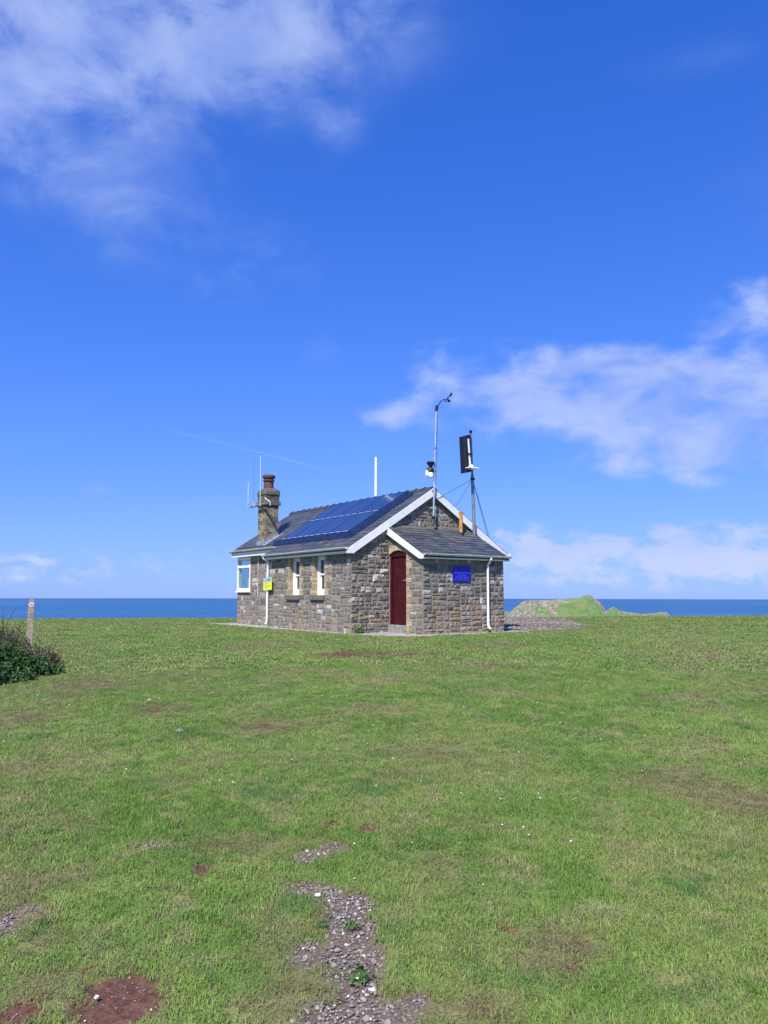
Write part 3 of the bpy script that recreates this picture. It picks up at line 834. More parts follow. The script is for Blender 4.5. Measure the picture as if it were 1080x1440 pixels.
courses(wall_back, (Wd, 0, 0), (0, 1, 0), (1, 0, 0), 0, L2, zcourses(-.06, 2.36, .15, .26), [(1.35, 2.35, 1.0, 2.3), (2.95, 3.95, 1.0, 2.3)], (.25, .5), .02, .01)
courses(wall_far, (0, L2, 0), (1, 0, 0), (0, 1, 0), RC, Wd, zcourses(-.06, 1.23, .15, .26), [], (.25, .5), .02, .01)

STONES.sort(key=lambda t: -t[0])
rest = {}
for k, (wt_, wl, m) in enumerate(STONES):
    if k < 300: m.build('stone', M['stone'], wl)
    else:
        r_ = rest.setdefault(wl.name, (wl, MB()))[1]; r_.add(m.v, m.f); r_.c += m.c
for wl, r_ in rest.values(): tag(r_.build('small_stonework', M['stone'], wl), kind='stuff')


# ---- yellow brick dressings round windows and door
def ycol():
    return np.array(random.choice([(.46, .37, .22), (.42, .33, .20), (.50, .41, .26), (.38, .30, .18), (.44, .32, .21)])) * random.uniform(.8, 1.1)


def bricks_jamb(parent, axis_x, edge, sgn, z0, rowsn, rowh, first_long, depth, per=3):
    """bricks of one jamb: alternate long and short blocks of three courses; run along y at x=axis_x"""
    for i in range(rowsn):
        e = LO if (i % 2 == 0) == first_long else SH
        for k in range(per):
            h = rowh / per; a = z0 + i * rowh + k * h
            p0, p1 = sorted((edge - sgn * .011, edge + sgn * e))
            j = random.uniform(-.003, .003)
            MB().box(axis_x - .012 + j, axis_x + depth, p0 + .004, p1 - .004, a + .004, a + h - .004, ycol()).build('brick', M['brick'], parent)


for (p_, q_) in (W1, W2):
    sur = MB().box(.003, .19, p_ - .10, p_ - .008, WZ0 + .004, WZ1 - .004).box(.003, .19, q_ + .008, q_ + .10, WZ0 + .004, WZ1 - .004).build('brick_surround', M['mortar'], B)
    bricks_jamb(sur, 0, p_, -1, WZ0, 6, (WZ1 - WZ0) / 6, True, .20)
    bricks_jamb(sur, 0, q_, 1, WZ0, 6, (WZ1 - WZ0) / 6, True, .20)
dsur = MB().box(LB0 + .003, LB0 + .10, DO[0] - .10, DO[0] - .008, -.05, 2.24).build('brick_surround', M['mortar'], B)
bricks_jamb(dsur, LB0, DO[0], -1, 0, NR, 2.26 / NR, False, .12)
nA_ = 15
for i in range(nA_):
    t0, t1 = i / nA_, (i + 1) / nA_
    a0 = DO[0] - .06 + (DO[1] - DO[0] + .06) * t0 + .003; a1 = DO[0] - .06 + (DO[1] - DO[0] + .06) * t1 - .003
    zz = lambda a: archz(max(DO[0], min(DO[1], a))) + .004
    fan = ((t0 + t1) / 2 - .5) * .05
    pts = [(LB0 - .014, a0, zz(a0)), (LB0 - .014, a1, zz(a1)), (LB0 - .014, a1 + fan, zz(a1) + .15), (LB0 - .014, a0 + fan, zz(a0) + .15)]
    MB().prism(pts, (.12, 0, 0), ycol()).build('brick', M['brick'], dsur)
# quoin bricks beside the bay window
bq = MB().box(RC + .003, RC + .08, BW[0] - .09, BW[0] - .012, BW[2] - .01, BW[3]).build('brick_surround', M['mortar'], B)
for k in range(16):
    h = 1.24 / 16; e = .10 if (k // 2) % 2 else .12
    MB().box(RC - .01, RC + .1, BW[0] - e, BW[0] - .004, 1.23 + k * h + .004, 1.23 + (k + 1) * h - .004, np.array((.30, .2, .14)) * random.uniform(.7, 1.2)).build('brick', M['brick'], bq)

# ---- windows
def sash(p_, q_):
    x0 = .115                                    # face of the box frame, set back in the reveal
    f = MB()
    f.box(x0, x0 + .10, p_ + .002, p_ + .062, WZ0 + .002, WZ1 - .002).box(x0, x0 + .10, q_ - .10, q_ - .002, WZ0 + .002, WZ1 - .002)
    f.box(x0 + .001, x0 + .10, p_ + .063, q_ - .101, WZ1 - .075, WZ1 - .003).box(x0 - .03, x0 + .10, p_ + .063, q_ - .101, WZ0 + .003, WZ0 + .06)
    wdo = f.build('window', M['upvc'], B)
    zm = (WZ0 + WZ1) / 2 + .03
    for lo, hi, xo in ((zm - .02, WZ1 - .077, .022), (WZ0 + .062, zm + .018, .056)):
        s = MB(); a, b = p_ + .064, q_ - .102; tk = .045
        br = .13 if lo < 1.2 else .05
        s.box(x0 + xo, x0 + xo + .03, a, a + tk, lo, hi).box(x0 + xo, x0 + xo + .03, b - tk, b, lo, hi)
        s.box(x0 + xo + .001, x0 + xo + .029, a + tk, b - tk, hi - .045, hi - .001).box(x0 + xo + .001, x0 + xo + .029, a + tk, b - tk, lo + .001, lo + br)
        s.build('sash', M['upvc'], wdo)
        MB().box(x0 + xo + .012, x0 + xo + .018, a + tk - .004, b - tk + .004, lo + br - .004, hi - .041).build('pane', M['glass'], wdo)
    MB().box(-.075, .16, p_ - .03, q_ + .19, .925, 1.066).build('sill', M['sill'], wdo, bevel=.008)


sash(*W1); sash(*W2)
# corner bay window
f = MB(); xb = RC - .02; a0, a1 = BW[0] + .003, L2 + .035; z0, z1 = BW[2], BW[3] + .01
tzm = 2.14
f.box(xb, xb + .07, a0, a0 + .07, z0, z1).box(xb, xb + .07, a1 - .07, a1, z0, z1)
f.box(xb + .002, xb + .068, a0 + .07, a1 - .07, z1 - .08, z1 - .002).box(xb + .002, xb + .068, a0 + .07, a1 - .07, z0 + .002, z0 + .10).box(xb - .012, xb + .068, a0 + .07, a1 - .07, tzm - .045, tzm + .045)
bay = f.build('window', M['upvc'], B)
MB().box(xb + .03, xb + .036, a0 + .06, a1 - .06, tzm + .04, z1 - .07).build('pane', M['glass'], bay)
MB().box(xb + .03, xb + .036, a0 + .06, a1 - .06, z0 + .09, tzm - .04).build('pane', M['glass'], bay)
MB().box(xb - .055, xb + .10, a0 - .03, a1 + .03, z0 - .055, z0 - .002).build('sill', M['upvc'], bay)
f = MB(); ya = L2 - .04
for xx in (RC + .06, 1.75, 3.0, 4.2, 4.83): f.box(xx, xx + .07, ya, ya + .07, z0, z1 - .015)
for zz0, zz1 in ((z0 + .002, z0 + .09), (tzm - .04, tzm + .04), (z1 - .08, z1 - .017)): f.box(RC + .13, 4.83, ya + .003, ya + .067, zz0, zz1)
fw = f.build('window', M['upvc'], B)
for xx0, xx1 in ((RC + .12, 1.76), (1.81, 3.01), (3.06, 4.21), (4.26, 4.84)):
    MB().box(xx0, xx1, ya + .03, ya + .036, z0 + .08, tzm - .03).build('pane', M['glass'], fw)
    MB().box(xx0, xx1, ya + .03, ya + .036, tzm + .03, z1 - .07).build('pane', M['glass'], fw)
for (p_, q_) in ((1.4, 2.3), (3.0, 3.9)):  # unseen rear windows, added to let light in behind the front sashes
    f = MB(); x0 = Wd - .2
    f.box(x0, x0 + .06, p_ + .002, p_ + .06, WZ0, WZ1).box(x0, x0 + .06, q_ - .06, q_ - .002, WZ0, WZ1).box(x0 + .001, x0 + .059, p_ + .06, q_ - .06, WZ0, WZ0 + .07).box(x0 + .001, x0 + .059, p_ + .06, q_ - .06, WZ1 - .07, WZ1).box(x0 + .001, x0 + .059, p_ + .06, q_ - .06, 1.63, 1.69)
    wdo = f.build('window', M['upvc'], B); MB().box(x0 + .03, x0 + .036, p_ + .05, q_ - .05, WZ0 + .06, WZ1 - .06).build('pane', M['glass'], wdo)
# things on the bay sill
tag(MB().box(0, .05, 0, .16, 0, .46).build('notice_board', M['upvc']), 'narrow white card standing on the sill inside the bay window', 'card')
nb_ = bpy.data.objects['notice_board']; nb_.matrix_world = BM @ Matrix.Translation((RC + .12, 8.15, 1.232))

# ---- door
dr_ = MB().box(LB0 + .10, LB0 + .14, DO[0] + .07, DO[1] - .07, .235, 2.20).build('door', M['red'], B)
npk = 7; pw = (DO[1] - DO[0] - .146) / npk
for i in range(npk):
    y0 = DO[0] + .073 + i * pw
    MB().box(LB0 + .080, LB0 + .099, y0 + .004, y0 + pw - .004, .24, 2.195).build('plank', M['red'], dr_, bevel=.004)
f = MB().box(LB0 + .035, LB0 + .145, DO[0] + .003, DO[0] + .068, .222, DSP).box(LB0 + .035, LB0 + .145, DO[1] - .068, DO[1] - .003, .222, DSP)
f.build('door_frame', M['red'], dr_)
hp = [(LB0 + .037, DO[0] + .004 + (DO[1] - DO[0] - .008) * i / 10, archz(DO[0] + (DO[1] - DO[0]) * i / 10) - .004) for i in range(11)]
MB().prism([(LB0 + .037, DO[0] + .07, 2.2)] + [(LB0 + .037, DO[0] + .07, DSP + .003)] + hp + [(LB0 + .037, DO[1] - .07, DSP + .003), (LB0 + .037, DO[1] - .07, 2.2)], (.1, 0, 0)).build('door_head', M['red'], dr_)
hy = DO[0] + .105
h = MB().box(LB0 + .068, LB0 + .079, hy - .022, hy + .022, 1.42, 1.56); h.tube([(LB0 + .07, hy, 1.50), (LB0 + .03, hy, 1.50)], .012, 8); h.tube([(LB0 + .03, hy - .005, 1.50), (LB0 + .03, hy + .11, 1.495)], .012, 8)
h.build('handle', M['alu'], dr_)
MB().box(LB0 + .068, LB0 + .079, hy - .022, hy + .022, 1.92, 2.04).build('keyhole_plate', M['alu'], dr_)
MB().box(LB0 - .06, LB0 + .30, DO[0] + .005, DO[1] - .005, -.1, .218).build('door_step', M['step'], B, bevel=.012)

# ---- roofs: boards, then slates one by one
cph, sph = math.cos(PHI), math.sin(PHI)
EV, EVR = -.20, .32
def slab(mb, b0, b1, a0, a1, th, off=-.012, mirror=False):
    P = []
    for b, a in ((b0, a0), (b1, a0), (b1, a1), (b0, a1)):
        P.append((b, a, Z0 + SL * b + off))
    Bt = [(x, y, z - th) for x, y, z in P]
    if mirror: P = [(Wd - x, y, z) for x, y, z in P]; Bt = [(Wd - x, y, z) for x, y, z in Bt]
    mb.hexa(Bt, P)
mb = MB(); slab(mb, EV, MID, -.10, L1 + .05, .07); slab(mb, EVR, MID, L1 + .051, L2 + .10, .07); slab(mb, EV, MID - .001, -.10, L2 + .10, .07, mirror=True)
roof = mb.build('roof', M['ridge'], B)
ALP = math.atan(LS)
lroof = MB().hexa([(LB0 - .10, -1.80, ltz(-1.80) - .08), (LB1 + .07, -1.80, ltz(-1.80) - .08), (LB1 + .07, .0, ltz(0) - .08), (LB0 - .10, .0, ltz(0) - .08)],
                  [(LB0 - .10, -1.80, ltz(-1.80) - .012), (LB1 + .07, -1.80, ltz(-1.80) - .012), (LB1 + .07, .0, ltz(0) - .012), (LB0 - .10, .0, ltz(0) - .012)]).build('roof', M['ridge'], B)


def slate_frame(e0, ea, eu, x, t, wd, ln):
    """corner points of a slate lying on the slope; e0 origin at eave, ea along, eu upslope"""
    n_ = ea.cross(eu).normalized()
    if n_.z < 0: n_ = -n_
    lift = .013 + random.uniform(-.002, .004); tk = .007
    p = [e0 + ea * x + eu * t, e0 + ea * (x + wd) + eu * t, e0 + ea * (x + wd) + eu * (t + ln), e0 + ea * x + eu * (t + ln)]
    lo = [p[0] + n_ * (lift - tk + random.uniform(-.001, .001)), p[1] + n_ * (lift - tk), p[2] + n_ * (-.006), p[3] + n_ * (-.006)]
    hi = [q + n_ * tk for q in lo]
    return lo, hi


SLATES = []
def scol(lich=0):
    c = np.array(random.choice([(.062, .070, .088), (.055, .063, .082), (.070, .077, .092), (.050, .055, .070), (.075, .078, .086)])) * random.uniform(.8, 1.25)
    if random.random() < lich: c = c * .5 + np.array((.10, .10, .075)) * .6
    return c


def slates(parent, e0, ea, eu, W_, L_, sw, ex, weightfn, skip=None, lichfn=None):
    nrow = int(L_ / ex) + 1
    for i in range(nrow):
        t = i * ex; ln = min(ex + .045, L_ - t)
        if ln < .05: continue
        x = -(sw / 2 if i % 2 else 0)
        while x < W_ - .005:
            x0 = max(x, 0) + .002; x1 = min(x + sw, W_) - .002
            if x1 - x0 > .02 and not (skip and skip((x0 + x1) / 2, t)):
                lo, hi = slate_frame(e0, ea, eu, x0, t + random.uniform(-.004, .004), x1 - x0, ln)
                m = MB().hexa(lo, hi, scol(lichfn(t) if lichfn else .06)); SLATES.append((weightfn((x0 + x1) / 2, t), parent, m))
            x += sw


e0 = Vector((EV, -.12, Z0 + SL * EV)); eu = Vector((cph, 0, sph)); ea = Vector((0, 1, 0))
tb = lambda t: EV + t * cph
slates(roof, e0, ea, eu, L2 + .24, (MID - EV) / cph, .30, .205, lambda x, t: (1.0 if (x < 1.1 or tb(t) < .4 or x > 5.5) else .1) / (1 + .05 * x), lambda x, t: x - .12 > L1 + .05 and tb(t) < EVR)
slates(roof, Vector((Wd - EV, L2 + .12, Z0 + SL * EV)), Vector((0, -1, 0)), Vector((-cph, 0, sph)), L2 + .24, (MID - EV) / cph, .30, .205, lambda x, t: .01)
ua = Vector((0, math.cos(ALP), math.sin(ALP)))
slates(lroof, Vector((LB0 - .11, -1.82, ltz(-1.82))), Vector((1, 0, 0)), ua, LB1 - LB0 + .19, 1.80 / math.cos(ALP), .30, .19, lambda x, t: 2.0, None, lambda t: .08 + .55 * max(0, t - .9))
SLATES.sort(key=lambda t: -t[0]); rest = {}
for k, (wt_, pr, m) in enumerate(SLATES):
    if k < 300: m.build('slate', M['slate'], pr)
    else:
        r_ = rest.setdefault(pr.name, (pr, MB()))[1]; r_.add(m.v, m.f); r_.c += m.c
for pr, r_ in rest.values(): tag(r_.build('slate_courses', M['slate'], pr), kind='stuff')
# ridge tiles with a raised joint each
nt = 20; tl = (L2 + .24) / nt
def vtile(mb, y0, y1, wd, up):
    ap = Z0 + SL * MID + .03 + up; dn = wd * SL * .95; th = .022
    pr = [(MID - wd, ap - dn), (MID, ap), (MID + wd, ap - dn), (MID + wd, ap - dn - th), (MID, ap - th * 1.4), (MID - wd, ap - dn - th)]
    mb.prism([(x, y0, z) for x, z in pr], (0, y1 - y0, 0))
tmb = MB(); vtile(tmb, .0, tl - .004, .15, 0); vtile(tmb, tl - .08, tl - .002, .17, .036)
tme = tmb.mesh('ridge_tile', M['ridge'])
for i in range(nt):
    o = bpy.data.objects.new('ridge_tile', tme); link(o, roof); o.location = (random.uniform(-.004, .004), -.12 + i * tl, random.uniform(-.003, .004))
# cement fillet where the lean-to meets the gable
MB().prism([(LB0 - .08, -.10, ltz(-.10) + .004), (LB0 - .08, -.04, ltz(0) + .03), (LB0 - .08, -.005, ltz(0) + .03), (LB0 - .08, -.005, ltz(0) - .02)], (LB1 - LB0 + .12, 0, 0)).build('mortar_fillet', M['cement'], B)

# bargeboards, fascias, gutters, downpipes
def barge(y0, y1, ev=EV, kz=2.262):
    vt = .245
    def one(f_):
        P = [(ev - .02, roofz(0) + SL * (ev - .02) - .022), (MID, roofz(MID) - .022), (MID, roofz(MID) - .022 - vt), (0.02, 2.50 + SL * .02 - .236), (.02, kz), (ev - .02, kz)]
        MB().prism([(f_(x), y0, z) for x, z in P], (0, y1 - y0, 0)).build('bargeboard', M['white'], B)
    one(lambda x: x); one(lambda x: Wd - x + .0)
barge(-.135, -.103)
MB().prism([(EVR - .02, L2 + .103, Z0 + SL * EVR - .03), (MID, L2 + .103, roofz(MID) - .03), (Wd - EV, L2 + .103, Z0 + SL * EV - .03), (Wd - EV, L2 + .103, 2.262), (Wd, L2 + .103, 2.262), (MID, L2 + .103, roofz(MID) - .27), (RC, L2 + .103, 2.55), (EVR - .02, L2 + .103, 2.55)], (0, .03, 0)).build('bargeboard', M['white'], B)
P = [(-1.815, ltz(-1.815) - .022), (-.006, ltz(-.006) - .022), (-.006, ltz(0) - .235), (LDa, 2.085), (-1.815, 2.085)]
MB().prism([(LB0 - .13, a, z) for a, z in P], (.03, 0, 0)).build('bargeboard', M['white'], B)
MB().prism([(LB1 + .07, a, z) for a, z in P], (.028, 0, 0)).build('bargeboard', M['white'], B)
MB().box(EV + .01, EV + .035, -.102, L1 + .04, 2.265, 2.395).build('fascia', M['white'], B)
MB().box(EV + .036, -.024, -.10, L1 + .04, 2.268, 2.285).build('soffit', M['white'], B)
MB().box(EVR + .01, EVR + .035, L1 + .06, L2 + .102, 2.50, 2.72).build('fascia', M['white'], B)
MB().box(EVR + .036, RC + .34, L1 + .06, L2 + .10, 2.503, 2.52).build('soffit', M['white'], B)
MB().box(Wd - EV - .035, Wd - EV - .01, -.102, L2 + .102, 2.265, 2.395).build('fascia', M['white'], B)
MB().box(LB0 - .098, LB1 + .068, -1.79, -1.765, 2.087, 2.21).build('fascia', M['white'], B)
MB().box(LB0 - .098, LB1 + .068, -1.764, LDa - .04, 2.09, 2.107).build('soffit', M['white'], B)


def gutter(p0, p1, out, r_=.058, name='gutter'):
    """half-round gutter from p0 to p1, its bowl hanging towards 'out'"""
    p0, p1, out = Vector(p0), Vector(p1), Vector(out); d = (p1 - p0).normalized(); n = 9; mb = MB(); c0 = p0 + out * r_
    ring = []
    for i in range(n): a = math.pi * i / (n - 1); ring.append((-math.cos(a) * r_, -math.sin(a) * r_))
    ring += [(q[0] * .86, q[1] * .86) for q in ring[::-1]]
    poly = [c0 + out * x + Vector((0, 0, z)) for x, z in ring]
    mb.prism(poly, p1 - p0)
    L = (p1 - p0).length; k = int(L / 1.3)
    for i in range(k + 1):
        q = p0 + d * (L * (i + .15) / (k + .3)) + out * r_
        poly = [q + out * (math.cos(math.pi * j / 8) * -(r_ + .008)) + Vector((0, 0, -math.sin(math.pi * j / 8) * (r_ + .008) + .004)) for j in range(9)]
        mb.prism(poly, d * .03)
    return mb.build(name, M['gutter'], B)


gutter((EV + .006, -.15, 2.43), (EV + .006, L1 + .06, 2.42), (-1, 0, 0))
gutter((EVR + .006, L1 - .0, 2.735), (EVR + .006, L2 + .22, 2.74), (-1, 0, 0))
gutter((LB0 - .11, -1.794, 2.235), (LB1 + .12, -1.794, 2.225), (0, -1, 0))
gutter((Wd - EV - .006, L2 + .1, 2.43), (Wd - EV - .006, -.13, 2.43), (1, 0, 0))


def pipe(pts, name='downpipe', r_=.036, clips=()):
    mb = MB().tube(pts, r_, 10)
    for c, ax in clips:
        c = Vector(c); mb.tube([c - Vector((0, 0, .025)), c + Vector((0, 0, .025))], r_ + .010, 10)
    return autosmooth(mb.build(name, M['upvc'], B))


pa_ = L1 - .05
pipe([(EV - .055, pa_ - .02, 2.37), (EV - .055, pa_ - .02, 2.31), (-.075, pa_, 2.20), (-.075, pa_, .22), (-.10, pa_, .13), (-.15, pa_, .10)], clips=[((-.075, pa_, 2.14), 0), ((-.075, pa_, .30), 0)])
b2 = 3.69
pipe([(b2, -1.855, 2.17), (b2, -1.855, 2.14), (b2, -1.80, 2.05), (b2 - .005, LDa - .085, 1.96), (b2 - .02, LDa - .085, .26), (b2 - .02, LDa - .10, .16), (b2 + .0, LDa - .16, .10)], clips=[((b2, -1.852, 2.14), 0), ((b2 - .02, LDa - .085, .34), 0)])
cb = on_x(363.3, 800, RC - .03)
MB().tube([(RC - .035, cb.y, 2.6), (RC - .035, cb.y, 1.0)], .014, 6).build('cable', M['gutter'], B)

# ---- chimney: bricks one by one, band, cap, pot, lead
ca0, ca1, cb0, cb1 = 6.69, 7.31, .55, 1.08
core = MB().box(cb0 + .012, cb1 - .012, ca0 + .012, ca1 - .012, 2.5, 4.74)
chim = core.build('chimney', M['mortar'], B)
def ccol(dark):
    c = np.array(random.choice([(.31, .26, .18), (.27, .225, .16), (.34, .29, .20), (.21, .18, .135), (.29, .25, .185)])) * random.uniform(.75, 1.1)
    return c * (.55 if dark else 1)
def brick_course(z0, z1, g, i, dark, faces=4):
    o = .5 * (i % 2)
    def run(lo, hi, f_):
        n = max(2, round((hi - lo) / .2)); e = [lo + (hi - lo) * max(0, min(1, (k + o * (0 < k)) / n)) for k in range(n + 1)]
        if o: e = [lo, lo + (hi - lo) * .5 / n] + [lo + (hi - lo) * (k + .5) / n for k in range(1, n)] + [hi]
        for p_, q_ in zip(e[:-1], e[1:]):
            if q_ - p_ > .02: f_(p_ + .004, q_ - .004)
    d = lambda: dark or random.random() < .18
    j = lambda: random.uniform(-.003, .003)
    run(cb0 - g, cb1 + g, lambda p_, q_: MB().box(p_, q_, ca0 - g + j(), ca0 + .09, z0, z1, ccol(d() or random.random() < .12)).build('brick', M['brick'], chim))
    run(ca0 + .094, ca1 + g, lambda p_, q_: MB().box(cb0 - g + j(), cb0 + .09, p_, q_, z0, z1, ccol(d())).build('brick', M['brick'], chim))
    if faces == 4:
        run(cb0 + .094, cb1 + g, lambda p_, q_: CB.box(p_, q_, ca1 - .09, ca1 + g + j(), z0, z1, ccol(d())))
        run(ca0 + .094, ca1 - .094, lambda p_, q_: CB.box(cb1 - .09, cb1 + g + j(), p_, q_, z0, z1, ccol(d())))
CB = MB(); zc = 2.72; i = 0
while zc < 4.32:
    brick_course(zc + .004, zc + .077, 0, i, zc > 4.1 and random.random() < .5, 4); zc += .081; i += 1
MB().box(cb0 - .06, cb1 + .06, ca0 - .06, ca1 + .06, zc + .003, zc + .145).build('chimney_band', M['cement'], chim, bevel=.012)
z2 = zc + .148
for k in range(3): brick_course(z2 + .004, z2 + .077, .02, k, True, 4); z2 += .081
tag(CB.build('rear_brickwork', M['brick'], chim), kind='stuff')
cc_ = ((cb0 + cb1) / 2, (ca0 + ca1) / 2)
cap = MB(); prof = [(.05, 0), (.05, .10), (.03, .17), (-.03, .22), (-.10, .25)]; rings = []
vv, ff = [], []
for e, dz_ in prof:
    x0, x1, y0, y1 = cb0 - e, cb1 + e, ca0 - e, ca1 + e; r_ = .06
    ring = []
    for (sx, sy, cxx, cyy) in ((1, 1, x1 - r_, y1 - r_), (-1, 1, x0 + r_, y1 - r_), (-1, -1, x0 + r_, y0 + r_), (1, -1, x1 - r_, y0 + r_)):
        st = {(1, 1): 0, (-1, 1): 90, (-1, -1): 180, (1, -1): 270}[(sx, sy)]
        for t in (0, 30, 60, 90): ring.append((cxx + r_ * math.cos(R(st + t)) + random.uniform(-.006, .006), cyy + r_ * math.sin(R(st + t)) + random.uniform(-.006, .006), z2 + .003 + dz_ + random.uniform(-.005, .005) * (dz_ > 0)))
    vv += ring
for i in range(len(prof) - 1):
    for j in range(16): ff.append((i * 16 + j, i * 16 + (j + 1) % 16, (i + 1) * 16 + (j + 1) % 16, (i + 1) * 16 + j))
ff += [tuple(range(16))[::-1], tuple(range(64, 80))]
autosmooth(cap.add(vv, ff).build('chimney_cap', M['cement'], chim), 50)
pz = z2 + .22
autosmooth(MB().lathe([(.185, 0), (.175, .26), (.17, .30), (.215, .315), (.215, .35), (.175, .37), (.18, .41), (.23, .43), (.245, .47), (.235, .52), (.19, .545), (.15, .54), (.14, .35)], (cc_[0], cc_[1], pz), 22).build('chimney_pot', M['pot'], chim), 35)
g = .012
MB().prism([(cb0 - .002, ca0 - g, Z0 + SL * cb0 - .02), (cb1 + .02, ca0 - g, Z0 + SL * cb1 - .02), (cb1 + .02, ca0 - g, Z0 + SL * cb1 + .18), (cb0 + .30, ca0 - g, Z0 + SL * cb0 + .34), (cb0 - .002, ca0 - g, Z0 + SL * cb0 + .22)], (0, -.006, 0)).build('lead_flashing', M['lead'], chim)
MB().box(cb0 - .022, cb0 - .014, ca0 - .02, ca1 + .03, Z0 + SL * cb0 - .10, Z0 + SL * cb0 + .15).build('lead_flashing', M['lead'], chim)
MB().hexa([(cb0 - .10, ca0 - .16, Z0 + SL * (cb0 - .1) + .016), (cb1 + .12, ca0 - .16, Z0 + SL * (cb1 + .12) + .016), (cb1 + .12, ca0 - .02, Z0 + SL * (cb1 + .12) + .016), (cb0 - .10, ca0 - .02, Z0 + SL * (cb0 - .1) + .016)],
          [(cb0 - .10, ca0 - .16, Z0 + SL * (cb0 - .1) + .021), (cb1 + .12, ca0 - .16, Z0 + SL * (cb1 + .12) + .021), (cb1 + .12, ca0 - .02, Z0 + SL * (cb1 + .12) + .03), (cb0 - .10, ca0 - .02, Z0 + SL * (cb0 - .1) + .03)]).build('lead_flashing', M['lead'], chim)

# ---- flue on the lean-to
fp = on_plane(648.3, 751.5, (0, 0, LZ), (0, -LS, 1)); ft = on_y(648.2, 720.5, fp.y)
fl = autosmooth(MB().lathe([(.058, -.04), (.058, ft.z - fp.z - .02), (.066, ft.z - fp.z - .02), (.066, ft.z - fp.z + .02), (.05, ft.z - fp.z + .02), (.05, ft.z - fp.z - .15)], fp, 18).build('flue_pipe', M['rust'], lroof), 40)
MB().lathe([(.115, -.05), (.10, .02), (.062, .06)], fp, 14).build('flue_flashing', M['black'], fl)

# ------------------------------------------------------------------ solar array
HP = .155
ax = Matrix(((0, cph, -sph, 0), (-1, 0, 0, 0), (0, sph, cph, 0), (0, 0, 0, 1)))
A_far, A_near, B_lo, B_mid, B_hi = 5.12, .78, .50, 1.59, 2.66
so_ = Matrix.Translation((B_lo, A_far, Z0 + SL * B_lo)) @ ax
SA = empty('solar_array', (0, 0, 0)); SA.matrix_world = BM @ so_
tag(SA, 'blue solar panels in two rows on the slate roof, edged with navy skirting', 'solar panels')
bx_ = [0, A_far - 4.38, A_far - 3.20, A_far - 2.0, A_far - A_near]; by_ = [0, (B_mid - B_lo) / cph, (B_hi - B_lo) / cph]
for i in range(4):
    for j in range(2):
        x0, x1, y0, y1 = bx_[i] + .006, bx_[i + 1] - .006, by_[j] + .012, by_[j + 1] - .012
        fr = MB(); t = .022; wd_, ht_ = x1 - x0, y1 - y0
        fr.box(0, wd_, 0, t, -.035, 0).box(0, wd_, ht_ - t, ht_, -.035, 0).box(0, t, t, ht_ - t, -.035, -.0005).box(wd_ - t, wd_, t, ht_ - t, -.035, -.0005)
        o = fr.build('panel', M['frame'], SA); o.location = (x0, y0, HP)
        c = MB().box(t, wd_ - t, t, ht_ - t, -.012, -.004).build('cells', M['solar'], o)
    for yy in (by_[0] + .001, by_[1]):
        n = 3 if i else 2
        for k in range(n):
            xx0 = bx_[i] + (bx_[i + 1] - bx_[i]) * (k + .12) / n; xx1 = bx_[i] + (bx_[i + 1] - bx_[i]) * (k + .88) / n
            MB().box(xx0, xx1, yy - .010, yy + .010, HP - .002, HP + .006).build('clamp', M['clampsilver'], SA)
XE, YE = bx_[-1], by_[-1]; EX, EY = .27, .17
js = [-.55, -.10, .62, 1.66, 2.76, 3.75, XE]
for p_, q_ in zip(js[:-1], js[1:]):
    e = EX if q_ == XE else 0
    MB().hexa([(p_ + .004, -EY, .02), (q_ - .004 + e, -EY, .02), (q_ - .004, -.012, HP - .03), (p_ + .004, -.012, HP - .03)], [(p_ + .004, -EY - .004, .03), (q_ - .004 + e, -EY - .004, .03), (q_ - .004, -.016, HP - .004), (p_ + .004, -.016, HP - .004)]).build('skirt', M['skirt'], SA)
for p_, q_ in ((0, YE / 2), (YE / 2, YE)):
    lo_ = -EY if p_ == 0 else p_
    MB().hexa([(XE + .004, p_ + .004, HP - .03), (XE + EX, lo_ + .006, .02), (XE + EX, q_ - .004, .02), (XE + .004, q_ - .004, HP - .03)], [(XE + .008, p_ + .004, HP - .004), (XE + EX + .006, lo_ + .006, .03), (XE + EX + .006, q_ - .004, .03), (XE + .008, q_ - .004, HP - .004)]).build('skirt', M['skirt'], SA)
for yy in (.25, .95, 1.55, 2.25):
    MB().box(.05, XE - .05, yy, yy + .04, .03, HP - .037).build('rail', M['alu'], SA)

# ------------------------------------------------------------------ masts, aerials, turbine
def P_(x, y, a): return on_y(x, y, a)

WM = bthing('weather_mast', (2.9, -.22, 3.45)); o0 = Vector((2.9, -.22, 3.45))
tag(WM, 'tall slim silver mast on the gable carrying a wind vane and cup anemometer', 'mast')
bot = P_(609.6, 727, -.22); top = P_(613.4, 575, -.22); L = lambda v: Vector(v) - o0
autosmooth(MB().tube([L(bot), L(top)], [.032, .028], 10).build('pole', M['alu'], WM))
MB().tube([L(bot) + Vector((0, 0, -.07)), L(bot) + Vector((0, 0, .02))], .05, 10).build('foot_socket', M['black'], WM)
for t in (.06, .24):
    q = L(bot.lerp(top, t)); MB().box(q.x - .018, q.x + .018, q.y + .02, .22 - .005 + (o0.y + .22), q.z - .018, q.z + .018).build('wall_bracket', M['black'], WM)
for t in (.42, .63):
    q = L(bot.lerp(top, t)); MB().tube([q - Vector((0, 0, .03)), q + Vector((0, 0, .03))], .040, 10).build('collar', M['galv'], WM)
MB().tube([L(P_(613.6, 578, -.22)), L(P_(614.6, 570.5, -.22))], .05, 8).build('clamp', M['black'], WM)
ap = [P_(x, y, -.22) for x, y in ((615, 572.5), (618, 567), (621, 563.5), (624, 561.8), (627, 561.5), (630, 561.3))]
MB().tube([L(q) for q in ap], .016, 6).build('arm', M['black'], WM)
hub = L(P_(630, 561.3, -.22))
